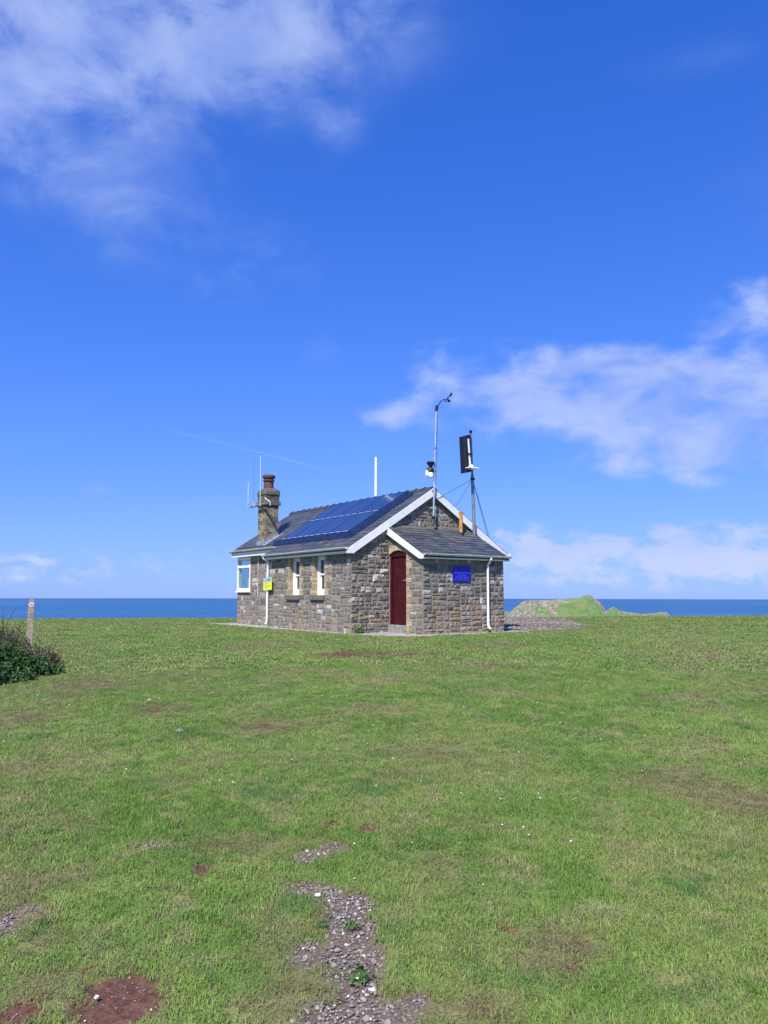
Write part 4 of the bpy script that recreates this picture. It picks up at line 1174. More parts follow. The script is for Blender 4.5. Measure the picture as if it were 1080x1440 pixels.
MB().tube([hub + Vector((0, 0, -.09)), hub + Vector((0, 0, .07))], .022, 8).build('sensor_head', M['black'], WM)
tail = L(P_(634.6, 554, -.22))
MB().tube([hub + Vector((-.04, 0, .035)), hub + Vector((0, 0, .06)), tail], .010, 6).build('vane_rod', M['black'], WM)
dv = (tail - hub).normalized(); sd_ = Vector((-dv.z, 0, dv.x))
MB().prism([tail - dv * .13 - sd_ * .028, tail + dv * .03 - sd_ * .045, tail + dv * .05 + sd_ * .03, tail - dv * .11 + sd_ * .02], (0, .012, 0)).build('vane_fin', M['black'], WM)
for k in range(3):
    a = R(20 + 120 * k); cpt = hub + Vector((math.cos(a) * .085, math.sin(a) * .085, -.055))
    m_ = MB().lathe([(.004, -.034), (.026, -.022), (.036, 0), (.030, .008), (.012, .012)], cpt, 10); m_.tube([hub + Vector((0, 0, -.05)), cpt], .006, 5)
    m_.build('cup', M['black'], WM)
MB().tube([L(top) + Vector((.03, -.03, -.2)), L(bot.lerp(top, .8)) + Vector((.042, -.03, 0)), L(bot.lerp(top, .55)) + Vector((.036, -.03, 0)), L(bot.lerp(top, .3)) + Vector((.04, -.03, 0))], .008, 5).build('cable', M['wire'], WM)

wc = P_(605.2, 671, -.20); WS = bthing('weather_station', wc)
tag(WS, 'black and white weather sensor with funnel top clamped to the slim mast', 'weather station')
autosmooth(MB().lathe([(.095, 0), (.10, .005), (.10, .14), (.09, .145)], (0, 0, 0), 18).build('screen', M['upvc'], WS), 40)
MB().lathe([(.085, .10), (.088, .12)], (.0, -.0, 0), 18).build('screen_ring', M['galv'], WS)
autosmooth(MB().lathe([(.105, .146), (.11, .16), (.105, .25), (.075, .29), (.05, .31)], (0, 0, 0), 18).build('body', M['black'], WS), 40)
autosmooth(MB().lathe([(.045, .28), (.06, .34), (.115, .42), (.125, .44), (.125, .475), (.11, .475), (.05, .40)], (.015, 0, 0), 18).build('rain_funnel', M['black'], WS), 40)
MB().box(-.15, -.112, -.05, .05, .04, .20).build('sensor_plate', M['upvc'], WS)
MB().tube([(-.11, 0, .20), (-.19, 0, .30)], .008, 6).build('aerial', M['wire'], WS)
MB().tube([(.06, 0, .20), (.18, -.02, .20)], .018, 8).build('bracket', M['black'], WS)

# vertical-axis wind turbine on a guyed pole in the corner behind the lean-to
ta = -.22; tb_ = Vector((4.49, ta, -.05)); TB = bthing('wind_turbine', tb_)
tag(TB, 'wind turbine with tall black curved blade on a guyed steel pole behind the porch', 'wind turbine')
pk = P_(666.8, 745, ta); pt_ = P_(661.8, 607.5, ta); L = lambda v: Vector(v) - tb_
autosmooth(MB().tube([(0, 0, 0), L(pk), L(P_(664.2, 668, ta))], .052, 12).build('pole', M['galv'], TB))
autosmooth(MB().tube([L(P_(664.2, 668, ta)), L(pt_)], .036, 12).build('shaft', M['galv'], TB))
MB().tube([L(pt_) - Vector((0, 0, .03)), L(pt_) + Vector((0, 0, .05))], .055, 10).build('top_bearing', M['black'], TB)
# blade: curved shell between a top and a bottom plate, leaning with the pole
bt_l, bt_r = L(P_(646.6, 615.2, ta)), L(P_(660.8, 612.5, ta)); bb_l, bb_r = L(P_(648.8, 664.3, ta)), L(P_(662.6, 662.5, ta))
nseg, nh = 16, 8; V, F = [], []
for k in range(nh + 1):
    s_ = k / nh; l_, r_2 = bb_l.lerp(bt_l, s_), bb_r.lerp(bt_r, s_)
    c_ = (l_ + r_2) / 2; hw = (r_2 - l_) / 2
    for ins_ in (1.0, .93):
        for i in range(nseg + 1):
            a = R(-114 + 214 * i / nseg)       # open towards the far side
            V.append(c_ + Vector((-math.cos(a + R(62)) * hw.length * .84 * ins_, -math.sin(a + R(62)) * hw.length * .84 * ins_, hw.z * -math.cos(a + R(62)))))
m1 = nseg + 1
for k in range(nh):
    o1, o2 = k * 2 * m1, (k + 1) * 2 * m1
    for i in range(nseg):
        F += [(o1 + i, o1 + i + 1, o2 + i + 1, o2 + i), (o1 + m1 + i + 1, o1 + m1 + i, o2 + m1 + i, o2 + m1 + i + 1)]
    F += [(o1, o2, o2 + m1, o1 + m1), (o1 + nseg, o1 + m1 + nseg, o2 + m1 + nseg, o2 + nseg)]
autosmooth(MB().add(V, F).build('blade', M['blade'], TB), 40)
def disc(l_, r_2, th):
    c_ = (l_ + r_2) / 2; hw = (r_2 - l_) / 2; n = 26; rad = hw.length * .88
    v_ = [c_ + Vector((math.cos(2 * math.pi * i / n) * rad, math.sin(2 * math.pi * i / n) * rad, hw.z * math.cos(2 * math.pi * i / n))) for i in range(n)]
    return MB().prism(v_, (0, 0, th))
disc(bt_l, bt_r, .025).build('end_plate', M['blade'], TB); disc(bb_l - Vector((0, 0, .03)), bb_r - Vector((0, 0, .03)), .03).build('end_plate', M['blade'], TB)
s1, s2 = L(P_(658.9, 617, ta - .24)), L(P_(661.6, 655, ta - .24))
MB().hexa([s2 + Vector((-.028, 0, 0)), s2 + Vector((.028, 0, 0)), s2 + Vector((.028, .03, 0)), s2 + Vector((-.028, .03, 0))], [s1 + Vector((-.018, 0, 0)), s1 + Vector((.022, 0, 0)), s1 + Vector((.022, .03, 0)), s1 + Vector((-.018, .03, 0))]).build('strut', M['upvc'], TB)
md = L(P_(661.5, 638.2, ta - .27)); MB().box(md.x - .05, md.x + .09, md.y - .01, md.y + .24, md.z - .022, md.z + .022).build('strut_bracket', M['black'], TB)
hb = L(P_(662.5, 657.5, ta - .2)); MB().lathe([(.05, -.06), (.085, -.03), (.085, .05), (.05, .09)], hb, 14).build('hub', M['upvc'], TB)
for (x, y, dyy) in ((652, 659, -.16), (670.5, 660.5, -.12), (669.5, 655, .16)):
    e_ = L(P_(x, y, ta - .2)) + Vector((0, dyy, 0)); d_ = (e_ - hb); n = 12; mb = MB(); pts = []
    sdv = Vector((-d_.y, d_.x, 0)).normalized()
    for s_, wv in ((0.1, .03), (.45, .06), (.8, .075), (1, .05), (1.06, .01)): pts.append((hb + d_ * s_, wv))
    poly = [q + sdv * wv for q, wv in pts] + [q - sdv * wv for q, wv in pts[::-1]]
    mb.prism(poly, (0, 0, .022)).build('hub_vane', M['upvc'], TB)
cl = L(P_(664.6, 673.6, ta)); MB().tube([cl - Vector((0, 0, .03)), cl + Vector((0, 0, .03))], .075, 10).build('guy_collar', M['black'], TB)
def wire(end): MB().tube([cl, end], .0075, 5).build('guy_wire', M['wire'], TB)
wire(L(P_(612.8, 702.8, -.13))); wire(L(P_(641, 712, -.08))); wire(L(P_(690, 762, -.08)))
e2_ = L(P_(686.5, 757, .4)); wire(e2_)

# stub pole behind the ridge
wp = on_x(528.3, 695, 3.3); wtp = on_x(528.3, 643.5, 3.3); base_z = roofz(3.3) - .02
SP = bthing('vent_pole', (3.3, wp.y, base_z)); tag(SP, 'short plain white pole standing up behind the roof ridge', 'pole')
autosmooth(MB().lathe([(.042, 0), (.042, wtp.z - base_z - .9), (.036, wtp.z - base_z - .89), (.034, wtp.z - base_z), (.025, wtp.z - base_z + .015)], (0, 0, 0), 12).build('tube', M['upvc'], SP), 40)
MB().lathe([(.075, -.06), (.07, .12), (.05, .14)], (0, 0, 0), 12).build('collar', M['lead'], SP)

# whip aerials on the chimney arm
xa = cb0 - .14
arm_a = on_x(352.5, 712.3, xa); arm_b = on_x(379, 707.3, xa)
AR = bthing('aerial_bracket', (cb0 - .06, ca1, arm_b.z)); o0 = Vector((cb0 - .06, ca1, arm_b.z))
tag(AR, 'grey steel arm with clamps bolted across the chimney below its cap', 'bracket')
zA = (arm_a.z + arm_b.z) / 2
MB().tube([Vector((xa, arm_a.y, zA)) - o0, Vector((xa, arm_b.y, zA)) - o0], .042, 8).build('arm', M['galv'], AR)
MB().box(-.09, .06 - .005, -.46, -.36, zA - o0.z - .06, zA - o0.z + .06).build('clamp', M['galv'], AR)
for x in (353.5, 358.5, 361): q = on_x(x, 712, xa); MB().tube([Vector((xa, q.y - .03, zA)) - o0, Vector((xa, q.y + .03, zA)) - o0], .06, 10).build('clamp', M['alu'], AR)
q1 = on_x(372.5, 700, xa - .03); q2 = on_x(380, 706, xa - .03)
MB().tube([Vector((xa - .03, q1.y, q1.z)) - o0, Vector((xa - .03, q2.y, q2.z)) - o0, Vector((xa - .03, q2.y, q2.z - .12)) - o0], .012, 6).build('cable', M['upvc'], AR)
for (x, y0, y1, r_, mt, lb) in ((350.6, 710.5, 680, .009, 'upvc', 'short white whip aerial at the outer end of the chimney arm'),
                                (358.6, 706, 646, .006, 'wire', 'long thin grey whip aerial on the chimney arm, beside the short white one'),
                                (367.8, 704, 640, .009, 'upvc', 'tall white whip aerial clamped on the chimney arm in front of the brickwork')):
    p0 = on_x(x, y0, xa); p1 = on_x(x + (.6 if r_ < .01 else .5 if y1 < 660 else 0), y1, xa); rt = Vector((xa - .055, p0.y, zA - .06)); WA = bthing('whip_aerial', rt)
    tag(WA, lb, 'aerial', 'whip aerials on the chimney')
    tp_ = Vector((xa - .055, p1.y, p1.z)) - rt
    MB().tube([(0, 0, 0), (0, 0, .2)], .028, 8).build('base', M['alu'], WA)
    MB().tube([(0, 0, .1), tp_], [r_, r_ * .75], 6).build('rod', M[mt], WA)
    MB().tube([tp_, tp_ + Vector((0, 0, .03))], r_ * 1.6, 6).build('tip', M['black' if y1 < 660 else 'upvc'], WA)
rt = Vector((cb1 + .05, ca1 + .02, 4.3)); WA = bthing('whip_aerial', rt)
tag(WA, 'thin grey whip aerial rising behind the chimney pot', 'aerial', 'whip aerials on the chimney')
tt = on_x(373.5, 657, cb1 + .05); MB().tube([(0, 0, 0), (0, tt.y - rt.y, tt.z - rt.z)], .006, 6).build('rod', M['wire'], WA)
MB().box(-.06, .02, -.03, .03, .02, .10).build('base', M['galv'], WA)

# ------------------------------------------------------------------ signs
def text_mesh(s, size):
    c = bpy.data.curves.new('t', 'FONT'); c.body = s; c.size = size; c.align_x = 'CENTER'; c.align_y = 'CENTER'; c.extrude = .001
    o = bpy.data.objects.new('t', c); COL.objects.link(o); dg = bpy.context.evaluated_depsgraph_get()
    m = bpy.data.meshes.new_from_object(o.evaluated_get(dg)); bpy.data.objects.remove(o); bpy.data.curves.remove(c); return m


pc = Vector((2.71, LDa - .045, 1.68)); PQ = bthing('plaque', pc)
tag(PQ, 'blue enamel plaque with pale lettering on the porch wall', 'sign')
pw_, ph_ = .335, .224
MB().box(-pw_, pw_, 0, .014, -ph_, ph_).build('board', M['blue'], PQ, bevel=.01)
for s, z, sz in (('NATIONAL COASTWATCH', .03, .058), ('INSTITUTION', -.035, .056), ('WORMS HEAD', -.100, .078), ('EYES ALONG THE COAST', -.165, .052)):
    m = text_mesh(s, sz); m.materials.append(M['paleblue']); o = link(bpy.data.objects.new('lettering', m), PQ); o.location = (0, -.003, z); o.rotation_euler = (R(90), 0, 0)
    wdt = max(v.co.x for v in m.vertices) - min(v.co.x for v in m.vertices)
    mx = {.058: .60, .056: .31, .078: .49, .052: .57}[sz]; o.scale = (mx / wdt, 1, 1)
st = MB(); n = 16; poly = [(math.sin(math.pi * 2 * i / 16) * (.045 if i % 4 == 0 else .012), -.003, .13 + math.cos(math.pi * 2 * i / 16) * (.045 if i % 4 == 0 else .012)) for i in range(16)]
st.prism(poly, (0, .002, 0)).build('star_emblem', M['paleblue'], PQ)
for sx in (-1, 1):
    for sz in (-1, 1): MB().tube([(sx * (pw_ - .03), -.006, sz * (ph_ - .03)), (sx * (pw_ - .03), .01, sz * (ph_ - .03))], .008, 8).build('screw', M['galv'], PQ)

ns0 = [on_x(x, y, -.128) for x, y in ((369.2, 813), (382.3, 811), (382.3, 829.3), (370.4, 830.5))]
nc = sum(ns0, Vector()) / 4; nc.x = -.128; NS = bthing('notice', nc); tag(NS, 'yellow notice with a picture band at its top, fixed to the white downpipe', 'sign')
nw, nh_ = .31, .215
NSr = Matrix.Rotation(R(-2.5), 4, 'X'); NS.matrix_world = BM @ Matrix.Translation(nc) @ NSr
MB().box(.002, .012, -nw, nw, -nh_, nh_).build('board', M['yellow'], NS)
MB().box(-.001, .002, -nw, nw, nh_ - .135, nh_).build('picture_band', M['teal'], NS)
MB().prism([(-.002, y, z) for y, z in ((-nw + .07, .088), (-nw + .12, .135), (-nw + .24, .15), (-nw + .33, .125), (-nw + .40, .09), (-nw + .34, .10), (-nw + .22, .12), (-nw + .14, .095))], (.002, 0, 0)).build('picture_arch', M['darkprint'], NS)
for z, y0, y1 in ((.04, -.24, .02), (.04, .05, .2), (.005, .0, .24), (-.05, -.22, .05), (-.05, .09, .2), (-.085, -.26, -.1), (-.085, -.06, .22), (-.12, .03, .22), (-.165, -.04, .08)):
    MB().box(.0005, .002, y0, y1, z - .008, z + .008).build('print_line', M['olive'], NS)
for zz in (.12, -.12): MB().box(.013, .125 - .075 + .02, -.03, .03, zz - .012, zz + .012).build('strap', M['galv'], NS)

# ------------------------------------------------------------------ waymarker post
def ground_at(x, y): return float(terr(x, y))

gx, gy = px_ground(40.5, 912); gy_ = 13.2; gx = (42.0 - 540) / F_PX * gy_ * 1.012 + .14; gz = ground_at(gx, gy_)
PO = empty('waymarker_post', (gx, gy_, gz), R(24)); tag(PO, 'weathered wooden waymarker post with a round white badge beside the bushes', 'post')
PO.rotation_euler = (0, R(.4), R(24))
tz_ = (px_ray(44.5, 842)[2] / px_ray(44.5, 842)[1]) * gy_ + EYE - gz
hw = .047
pp = MB(); prof = [(-hw, -.3), (hw, -.3), (hw, tz_ - .045), (hw * .75, tz_ - .018), (hw * .3, tz_), (-hw * .3, tz_), (-hw * .75, tz_ - .018), (-hw, tz_ - .045)]
pp.prism([(x, -hw, z) for x, z in prof], (0, 2 * hw, 0)).build('shaft', M['wood'], PO, bevel=.006)
MB().box(-hw - .002, -hw - .0005, -hw + .008, hw - .008, .0, tz_ - .06).build('sunlit_edge', M['litwood'], PO)  # left face in paler wood, the sunlight on it put into the colour
n = 20; zc_ = tz_ - .10
MB().prism([(math.cos(2 * math.pi * i / n) * .037, -hw - .004, zc_ + math.sin(2 * math.pi * i / n) * .037) for i in range(n)], (0, .003, 0)).build('badge', M['roundel'], PO)
MB().prism([(x, -hw - .0065, zc_ + z) for x, z in ((-.020, -.009), (.004, -.009), (.004, -.02), (.024, 0), (.004, .02), (.004, .009), (-.020, .009))], (0, .002, 0)).build('arrow', M['purple'], PO)
for zz in (tz_ - .27, tz_ - .31): MB().box(-hw - .003, hw + .003, -hw - .003, hw + .003, zz, zz + .012).build('band', M['galv'], PO)


# ------------------------------------------------------------------ bushes
def leaf_fn(c1, c2, c3):
    def fn(q, out):
        P = pos(q); at = q.n('ShaderNodeAttribute', attribute_name='Col').outputs['Fac']
        c = q.mix(q.ss(q.noise(P, 5, 4, .6), .35, .65), c1, c2); c = q.mix(q.ss(at, .55, 1.0, 0, .8), c, c3)
        d = q.n('ShaderNodeBsdfPrincipled'); q.lk(c, d.inputs['Base Color']); d.inputs['Roughness'].default_value = .55; d.inputs['Specular IOR Level'].default_value = .3
        t = q.n('ShaderNodeBsdfTranslucent'); q.lk(c, t.inputs['Color'])
        mx = q.n('ShaderNodeMixShader'); mx.inputs[0].default_value = .25; q.lk(d.outputs[0], mx.inputs[1]); q.lk(t.outputs[0], mx.inputs[2]); q.lk(mx.outputs[0], out.inputs['Surface'])
    return fn
M['leaf'] = mat('bramble_leaf', leaf_fn((.034, .088, .022, 1), (.062, .140, .034, 1), (.150, .245, .070, 1)))
M['dryleaf'] = mat('dry_leaf', leaf_fn((.050, .036, .030, 1), (.085, .060, .048, 1), (.15, .115, .085, 1)))
M['twig'] = simple('twig', (.085, .058, .048), .85, var=.3)
M['paletwig'] = simple('pale_twig', (.33, .28, .22), .8, var=.2)
M['weedleaf'] = mat('weed_leaf', leaf_fn((.060, .150, .030, 1), (.085, .190, .040, 1), (.15, .25, .07, 1)))


def leaves_mesh(name, pts, nrm, size, mat_, asp=.62, seed=1):
    """one pointed, slightly folded leaf of two triangles-pairs for each point"""
    r = np.random.default_rng(seed); n = len(pts)
    up = nrm + r.normal(0, .55, (n, 3)); up /= np.linalg.norm(up, axis=1)[:, None]
    t = r.normal(0, 1, (n, 3)); t -= (t * up).sum(1)[:, None] * up; t /= np.linalg.norm(t, axis=1)[:, None]
    b = np.cross(up, t); s_ = (size * r.uniform(.6, 1.3, n))[:, None]
    base = pts - t * s_ * .5; tip = pts + t * s_ * .5 - up * s_ * .12; l_ = pts + b * s_ * asp * .5 + up * s_ * .10; rr_ = pts - b * s_ * asp * .5 + up * s_ * .10
    V = np.stack([base, rr_, tip, l_], 1).reshape(-1, 3); k = np.arange(n)[:, None] * 4
    Fq = np.concatenate([k + np.array([[0, 1, 2]]), k + np.array([[0, 2, 3]])], 0)
    m = fast_mesh(name, V, Fq, mat_, smooth=False)
    at = m.color_attributes.new('Col', 'FLOAT_COLOR', 'POINT'); c = np.repeat(r.uniform(0, 1, n), 4)
    at.data.foreach_set('color', np.stack([c, c, c, np.ones_like(c)], -1).astype('f').ravel())
    return m


def bush(name, lumps, mat_, twigm, nleaf, size, label, cat, seed, ntwig=60, twig_out=.15):
    r = np.random.default_rng(seed)
    cx0, cy0 = lumps[0][0], lumps[0][1]; cz0 = ground_at(cx0, cy0); Bt = empty(name, (cx0, cy0, cz0)); tag(Bt, label, cat)
    wts = np.array([l[2] * l[3] for l in lumps]); wts /= wts.sum(); P, N = [], []
    tw = MB()
    for (x, y, rad, h), wg in zip(lumps, wts):
        n = int(nleaf * wg); d = r.normal(0, 1, (n, 3)); d /= np.linalg.norm(d, axis=1)[:, None]; d[:, 2] = np.abs(d[:, 2])
        th = np.arctan2(d[:, 1], d[:, 0]); ph_ = d[:, 2]
        wob = .50 + .95 * fbm(th * 1.6 + seed, ph_ * 2.5 + x * 3, 2.2, 4, seed)
        rr_ = wob * r.uniform(.45, 1.0, n) ** .35
        q = d * rr_[:, None] * np.array([rad, rad, h]); z = np.array([ground_at(x, y)])
        P.append(q + np.array([x, y, z[0]])); N.append(d * .6 + np.array([0, 0, .6]))
        for k in range(int(ntwig * wg) + 3):
            dd = r.normal(0, 1, 3); dd /= np.linalg.norm(dd); dd[2] = abs(dd[2]) * 1.1 + .1
            L = r.uniform(.8, 1.0 + twig_out * 2); e = np.array([x, y, z[0]]) + dd * np.array([rad, rad, h]) * L
            b0 = np.array([x, y, z[0]]) + dd * np.array([rad, rad, 0]) * .25; mid = (b0 + e) / 2 + r.normal(0, .05, 3) + np.array([0, 0, .05])
            o = np.array([cx0, cy0, cz0]); tw.tube([b0 - o, mid - o, e - o], [.009, .006, .003], 4, False)
    P = np.concatenate(P); N = np.concatenate(N); P[:, 2] = np.maximum(P[:, 2], terr(P[:, 0], P[:, 1]) + .01)
    m = leaves_mesh('foliage', P - np.array([cx0, cy0, cz0]), N, size, mat_, seed=seed)
    link(bpy.data.objects.new('foliage', m), Bt); tw.build('stems', twigm, Bt)
    return Bt


def lump(px, dist, rad, h): return ((px - 540) / F_PX * dist, dist, rad, h)
bush('bramble_bush', [lump(-70, 11.9, 1.0, .72), lump(-4, 11.5, .50, .55), lump(24, 11.6, .38, .42), lump(50, 11.9, .34, .28), lump(76, 12.2, .24, .16), lump(-20, 11.0, .45, .38), lump(38, 11.3, .22, .16)],
     M['leaf'], M['twig'], 22000, .05, 'dense dark green leafy bush in front of the wooden waymarker post', 'bush', 41, 90, .16)
bush('dry_bush', [lump(0, 13.0, .55, .74), lump(-45, 13.1, .8, .78), lump(26, 12.75, .36, .58), lump(62, 12.7, .32, .42), lump(80, 12.8, .20, .30)],
     M['dryleaf'], M['twig'], 6500, .038, 'dry brown twiggy bush round the foot of the waymarker post', 'bush', 57, 260, .14)


def weed(name, x, y, rad, h, n, label, group=None, seed=1, stem=True):
    r = np.random.default_rng(seed); z = ground_at(x, y); Wt = empty(name, (x, y, z)); tag(Wt, label, 'plant', group)
    d = r.normal(0, 1, (n, 3)); d /= np.linalg.norm(d, axis=1)[:, None]; d[:, 2] = np.abs(d[:, 2])
    p_ = d * (r.uniform(.2, 1, n) ** .5)[:, None] * np.array([rad, rad, h]) + np.array([0, 0, .01])
    link(bpy.data.objects.new('leaves', leaves_mesh('leaves', p_, d * .4 + np.array([0, 0, .8]), rad * .42, M['weedleaf'], .5, seed)), Wt)
    s_ = MB()
    for k in range(6): s_.tube([(0, 0, -.01), tuple(p_[k] * .9)], .004, 4, False)
    s_.build('stems', M['weedleaf'], Wt)


q = BM @ Vector((.22, -.13, 0)); weed('weed', q.x, q.y, .17, .24, 150, 'leafy green weed growing at the foot of the stone wall by the corner', seed=5)
for k, (x, y, rad, lb) in enumerate(((494, 1306, .045, 'small green weed in the middle of the gravel strip on the lawn'), (505, 1380, .065, 'largest green weed of the gravel strip, a spreading rosette'),
                                     (452, 1306, .035, 'little green weed on the grassy edge of the gravel strip'))):
    a, b = px_ground(x, y); weed('weed', a, b, rad, rad * .6, 44, lb, 'weeds in the gravel strip', seed=20 + k)


# ------------------------------------------------------------------ loose stones on the grass
def rock(name, px, py, sz, col, label, cat, grp=None, seed=1):
    r = random.Random(seed); x, y = px_ground(px, py); n = 10
    prof = [(.25, -.25), (.85, -.12), (1.0, .1), (.8, .38), (.4, .55)]
    mb = MB().lathe([(a * sz, b * sz) for a, b in prof], (0, 0, 0), n)
    mb.v = [(v[0] * r.uniform(.8, 1.2) * 1.15, v[1] * r.uniform(.75, 1.1), v[2] * r.uniform(.8, 1.2)) for v in mb.v]
    o = mb.build(name, col); o.location = (x, y, ground_at(x, y) + sz * .28); o.rotation_euler = (0, 0, r.uniform(0, 6)); autosmooth(o, 45); tag(o, label, cat, grp)
M['wstone'] = simple('white_stone', (.66, .65, .62), .8, var=.12, scale=30)
M['gstone'] = simple('grey_stone', (.20, .185, .15), .9, var=.25, scale=25)
rock('white_stone', 209.5, 986, .030, M['wstone'], 'smooth white stone lying on the open grass beside a bare scrape', 'stone', seed=3)
rock('grey_stone', 252, 1031, .042, M['gstone'], 'small flat grey stone lying on the open grass', 'stone', seed=4)
rock('pale_stone', 447, 1261, .017, M['wstone'], 'rounded pale stone at the head of the gravel strip', 'stone', seed=6)
rock('pale_stone', 136, 1404, .011, M['wstone'], 'chalky white stone on the red bare soil patch', 'stone', seed=8)
x, y = px_ground(805, 1133); xa_, ya_ = px_ground(815, 1132); st_ = MB().tube([(0, 0, 0), ((xa_ - x) * .5, .004, .012), (xa_ - x, ya_ - y, .004)], [.003, .0035, .0015], 5).build('straw_stalk', M['paletwig']); st_.location = (x, y, ground_at(x, y) + .035)
tag(st_, 'single pale dry stalk lying flat on the grass', 'stalk')


# ------------------------------------------------------------------ grass, pebbles and daisies (uncountable)
def grass_fn(q, out):
    P = pos(q); c, nB, nC = turf_colour(q, P)
    at = q.n('ShaderNodeAttribute', attribute_name='Col'); sc_ = q.n('ShaderNodeSeparateColor'); q.lk(at.outputs['Color'], sc_.inputs[0])
    dry = q.n('ShaderNodeAttribute', attribute_name='dry', attribute_type='INSTANCER').outputs['Fac']
    rnd = q.n('ShaderNodeAttribute', attribute_name='rnd', attribute_type='INSTANCER').outputs['Fac']
    k = q.m('MULTIPLY', q.ss(sc_.outputs[0], 0, 1, .76, 1.26), q.ss(rnd, 0, 1, .82, 1.2))
    cc = q.n('ShaderNodeVectorMath', operation='SCALE'); q.lk(c, cc.inputs[0]); q.lk(k, cc.inputs['Scale'])
    straw = q.m('GREATER_THAN', q.m('ADD', sc_.outputs[1], q.m('MULTIPLY', dry, .55)), .91)
    c2 = q.mix(q.m('MULTIPLY', straw, .85), cc.outputs[0], (.27, .215, .115, 1))
    c2 = q.mix(q.m('MULTIPLY', dry, .30), c2, (.15, .125, .06, 1))
    d = q.n('ShaderNodeBsdfPrincipled'); q.lk(c2, d.inputs['Base Color']); d.inputs['Roughness'].default_value = .6; d.inputs['Specular IOR Level'].default_value = .25
    nn = q.vm('NORMALIZE', q.vm('ADD', q.vm('MULTIPLY', q.n('ShaderNodeNewGeometry').outputs['Normal'], (.75, .75, .75)), (0, 0, .8))); q.lk(nn, d.inputs['Normal'])
    t = q.n('ShaderNodeBsdfTranslucent'); q.lk(c2, t.inputs['Color'])
    mx = q.n('ShaderNodeMixShader'); mx.inputs[0].default_value = .2; q.lk(d.outputs[0], mx.inputs[1]); q.lk(t.outputs[0], mx.inputs[2]); q.lk(mx.outputs[0], out.inputs['Surface'])
M['grass'] = mat('grass_blades', grass_fn)


def pebble_fn(q, out):
    at = q.n('ShaderNodeAttribute', attribute_name='rnd', attribute_type='INSTANCER').outputs['Fac']
    pl = q.n('ShaderNodeAttribute', attribute_name='dry', attribute_type='INSTANCER').outputs['Fac']
    c = q.mix(at, (.135, .108, .092, 1), (.36, .315, .29, 1)); c = q.mix(q.m('GREATER_THAN', at, .94), c, (.6, .58, .55, 1)); c = q.mix(pl, c, (.40, .38, .345, 1))
    P = pos(q); k = q.ss(q.noise(P, 90, 3, .6), .3, .7, .8, 1.15); cc = q.n('ShaderNodeVectorMath', operation='SCALE'); q.lk(c, cc.inputs[0]); q.lk(k, cc.inputs['Scale'])
    principled(q, out, cc.outputs[0], .85, .25)
M['pebble'] = mat('pebbles', pebble_fn)


def tuft(name, nb, rad, h, wd, seed):
    r = random.Random(seed); V, F, Cc = [], [], []
    for i in range(nb):
        a = r.uniform(0, 6.283); d = rad * math.sqrt(r.random()); x, y = d * math.cos(a), d * math.sin(a)
        b = r.uniform(0, 6.283); hh = h * r.uniform(.45, 1.15); ln = h * r.uniform(.3, 1.7); w_ = wd * r.uniform(.6, 1.2)
        dx_, dy_ = math.cos(b), math.sin(b); px_, py_ = -dy_ * w_ / 2, dx_ * w_ / 2
        k = len(V); m1_, m2_ = .45, .8
        V += [(x - px_, y - py_, -.004), (x + px_, y + py_, -.004), (x + dx_ * ln * .35 + px_ * .85, y + dy_ * ln * .35 + py_ * .85, hh * .62), (x + dx_ * ln * .35 - px_ * .85, y + dy_ * ln * .35 - py_ * .85, hh * .62), (x + dx_ * ln, y + dy_ * ln, hh)]
        F += [(k, k + 1, k + 2, k + 3), (k + 3, k + 2, k + 4)]
        c = (r.random(), r.random(), r.random()); Cc += [c] * 5
    mb = MB(); mb.v, mb.f, mb.c = V, F, Cc
    return mb.mesh(name, M['grass'])


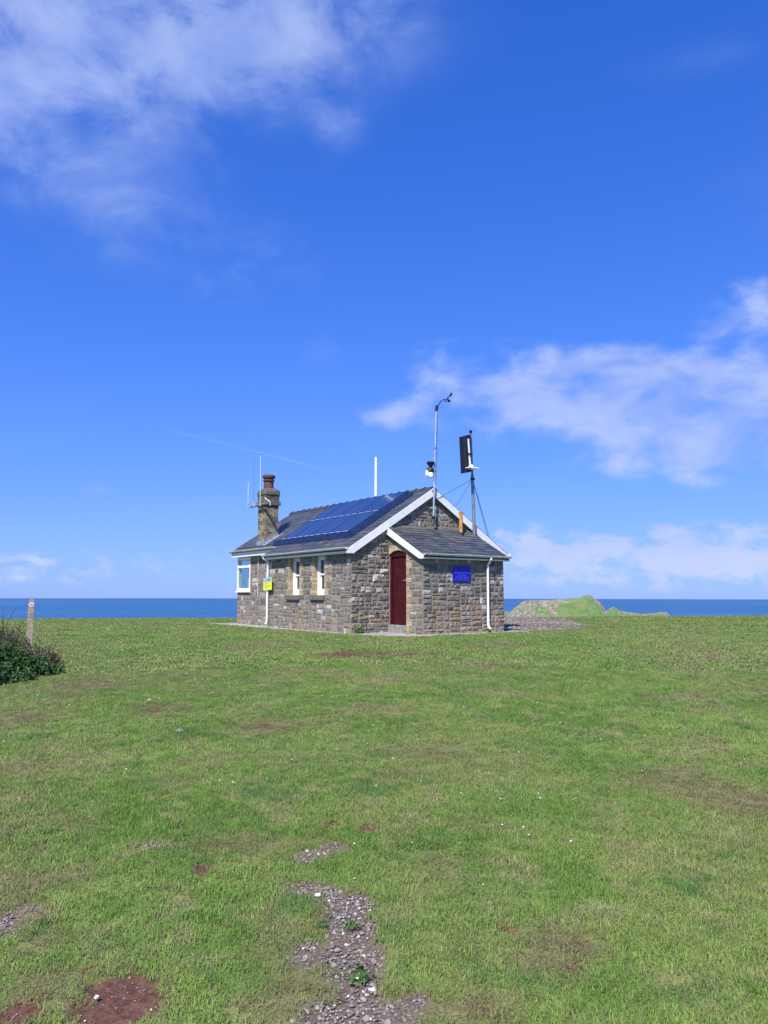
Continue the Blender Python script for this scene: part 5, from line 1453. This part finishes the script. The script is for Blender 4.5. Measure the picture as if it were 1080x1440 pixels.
def scatter(name, meshes, pts, scl, rot, rnd, dry, idx, label, cat, host=None):
    """one object: a cloud of points carrying instances of the given meshes"""
    coll = bpy.data.collections.new(name + '_sources')
    for i, m in enumerate(meshes):
        o = bpy.data.objects.new('%s_source_%d' % (name, i), m); coll.objects.link(o)
    m = bpy.data.meshes.new(name); m.vertices.add(len(pts)); m.vertices.foreach_set('co', np.asarray(pts, 'f').ravel())
    at = m.attributes.new('scl', 'FLOAT_VECTOR', 'POINT'); at.data.foreach_set('vector', np.asarray(scl, 'f').ravel())
    at = m.attributes.new('rot', 'FLOAT_VECTOR', 'POINT'); at.data.foreach_set('vector', np.asarray(rot, 'f').ravel())
    fattr(m, 'rnd', rnd); fattr(m, 'dry', dry)
    at = m.attributes.new('idx', 'INT', 'POINT'); at.data.foreach_set('value', np.asarray(idx, 'i'))
    o = link(bpy.data.objects.new(name, m)); tag(o, label, cat, kind='stuff')
    g = bpy.data.node_groups.new(name + '_scatter', 'GeometryNodeTree')
    g.interface.new_socket('Geometry', in_out='INPUT', socket_type='NodeSocketGeometry'); g.interface.new_socket('Geometry', in_out='OUTPUT', socket_type='NodeSocketGeometry')
    n = g.nodes; gi = n.new('NodeGroupInput'); go = n.new('NodeGroupOutput'); ip = n.new('GeometryNodeInstanceOnPoints'); ci = n.new('GeometryNodeCollectionInfo')
    ci.inputs['Collection'].default_value = coll; ci.inputs['Separate Children'].default_value = True; ci.inputs['Reset Children'].default_value = True
    ip.inputs['Pick Instance'].default_value = True
    def na_(nm, ty):
        a = n.new('GeometryNodeInputNamedAttribute'); a.data_type = ty; a.inputs['Name'].default_value = nm; return [s for s in a.outputs if s.enabled and s.name == 'Attribute'][0]
    lk = g.links.new
    lk(gi.outputs[0], ip.inputs['Points']); lk(ci.outputs[0], ip.inputs['Instance']); lk(na_('idx', 'INT'), ip.inputs['Instance Index']); lk(na_('scl', 'FLOAT_VECTOR'), ip.inputs['Scale'])
    er = n.new('FunctionNodeEulerToRotation'); lk(na_('rot', 'FLOAT_VECTOR'), er.inputs[0]); lk(er.outputs[0], ip.inputs['Rotation'])
    lk(ip.outputs[0], go.inputs[0])
    md_ = o.modifiers.new('scatter', 'NODES'); md_.node_group = g
    return o


def sector(r0, r1, density, half=.72):
    n = int(density * half * (r1 * r1 - r0 * r0))
    r = np.sqrt(rng.uniform(r0 * r0, r1 * r1, n)); a = rng.uniform(-half, half, n)
    return r * np.sin(a), r * np.cos(a)


def inside_building(x, y, m=.0):
    a = (x - CX) * Ub[0] + (y - CY) * Ub[1]; b = (x - CX) * Vb[0] + (y - CY) * Vb[1]
    return ((a > -m) & (a < L2 + m) & (b > -m) & (b < Wd + m)) | ((a > -LD - m) & (a < .1) & (b > LB0 - m) & (b < LB1 + m))


tufts = [tuft('grass_tuft', 44, .05, h_, .0030, 60 + i) for i, h_ in enumerate((.016, .020, .013, .018, .025))]
bigtufts = [tuft('grass_tuft_far', 34, .075, h_, .0085, 80 + i) for i, h_ in enumerate((.020, .016, .025))]
GXs, GYs, SCL, IDX, DRY = [], [], [], [], []
for r0, r1, den, sc_, big in ((2.0, 7.0, 900, 1.0, 0), (7.0, 13.0, 430, 1.15, 0), (13.0, 24.0, 130, 1.15, 1), (24.0, 46.0, 46, 1.6, 1)):
    x, y = sector(r0, r1, den)
    s1_, g1, d1 = masks(x, y); br = np.maximum(s1_, g1)
    lush = fbm(x, y, .55, 4, 77); lush2 = fbm(x, y, 2.6, 3, 78)
    keep = (rng.random(len(x)) > np.where(g1 > s1_, br * 1.05, br * (.98 if r1 < 8 else .78)) - .01) & (rng.random(len(x)) < 1 - .35 * d1) & ~inside_building(x, y, .06)
    keep &= rng.random(len(x)) < .62 + .9 * lush2
    x, y, d1, lush, br = x[keep], y[keep], d1[keep], lush[keep], br[keep]
    n = len(x); s_ = sc_ * rng.uniform(.75, 1.25, n)
    zs_ = s_ * (.62 + .95 * lush) * (1 - .45 * d1) * (1 - .35 * br) * (.75 if big and sc_ > 1.4 else 1)
    GXs.append(x); GYs.append(y); SCL.append(np.stack([s_, s_, zs_], -1)); DRY.append(np.clip(d1 + br * .5, 0, 1))
    IDX.append(rng.integers(0, 3, n) + 5 if big else rng.integers(0, 5, n))
x = np.concatenate(GXs); y = np.concatenate(GYs); n = len(x)
rot = np.stack([rng.normal(0, .10, n), rng.normal(0, .10, n), rng.uniform(0, 6.283, n)], -1)
scatter('grass', tufts + bigtufts, np.stack([x, y, terr(x, y)], -1), np.concatenate(SCL), rot, rng.random(n), np.concatenate(DRY), np.concatenate(IDX), 'short cropped green turf covering the headland', 'grass')


def pebble(seed):
    r = random.Random(seed); mb = MB().lathe([(.35, -.45), (.9, -.25), (1.0, .05), (.75, .4), (.3, .55)], (0, 0, 0), 7)
    mb.v = [(v[0] * r.uniform(.75, 1.2), v[1] * r.uniform(.6, 1.05), v[2] * r.uniform(.6, 1.0)) for v in mb.v]
    return mb.mesh('pebble', M['pebble'])
pebs = [pebble(200 + i) for i in range(5)]
PX_, PY_, PS, PD = [], [], [], []
for r0, r1, den, s0, s1_, thr, half in ((2.2, 9.0, 3600, .0028, .0085, .30, .62), (15, 42, 260, .007, .019, .30, .60)):
    x, y = sector(r0, r1, den, half); so1, g1, d1 = masks(x, y)
    keep = ((rng.random(len(x)) < g1) & (g1 > thr)) | ((so1 > .5) & (rng.random(len(x)) < (.14 if r0 < 5 else .04))) | ((rng.random(len(x)) < .0012) & (r0 < 5))
    keep &= ~inside_building(x, y, .02)
    x, y = x[keep], y[keep]; n = len(x); big = np.where(rng.random(n) < .05, 1.9, 1.0)
    a = (x - CX) * Ub[0] + (y - CY) * Ub[1]; b = (x - CX) * Vb[0] + (y - CY) * Vb[1]
    PX_.append(x); PY_.append(y); PS.append(rng.uniform(s0, s1_, n) * big * np.where(np.maximum(g1[keep], 0) < .3, .6, 1.0)); PD.append(np.where(r0 > 10, .75 * apron_yard(a, b, 0 * a)[0], 0.0))
x = np.concatenate(PX_); y = np.concatenate(PY_); s_ = np.concatenate(PS); n = len(x)
scatter('gravel', pebs, np.stack([x, y, terr(x, y) - .014 + s_ * .3 + .004], -1), np.stack([s_] * 3, -1), np.stack([rng.normal(0, .3, n), rng.normal(0, .3, n), rng.uniform(0, 6.28, n)], -1), rng.random(n), np.concatenate(PD), rng.integers(0, 5, n), 'loose grey gravel along the walls and in worn strips of the lawn', 'gravel')

# daisies
x, y = sector(4.0, 26, 5.0, .62); cl_ = fbm(x, y, .35, 3, 91); keep = rng.random(len(x)) < np.clip((cl_ - .42) * 3.0, .04, 1) * .8
s1_, g1, d1 = masks(x, y); keep &= (np.maximum(s1_, g1) < .2) & ~inside_building(x, y, .2); x, y = x[keep], y[keep]; z = terr(x, y)
dm = MB()
for xx, yy, zz in zip(x, y, z):
    r_ = random.uniform(.004, .0085) * (1 + .03 * yy); h_ = random.uniform(.022, .036)
    dm.add([(xx + r_, yy, zz + h_), (xx, yy + r_, zz + h_), (xx - r_, yy, zz + h_), (xx, yy - r_, zz + h_), (xx, yy, zz + h_ + r_ * .6), (xx, yy, zz + h_ - r_ * .8)], [(0, 1, 4), (1, 2, 4), (2, 3, 4), (3, 0, 4), (1, 0, 5), (2, 1, 5), (3, 2, 5), (0, 3, 5)])
tag(dm.build('daisies', simple('daisy_white', (.72, .71, .66), .7, var=.05)), 'tiny white daisies dotted over the turf', 'daisies', kind='stuff')
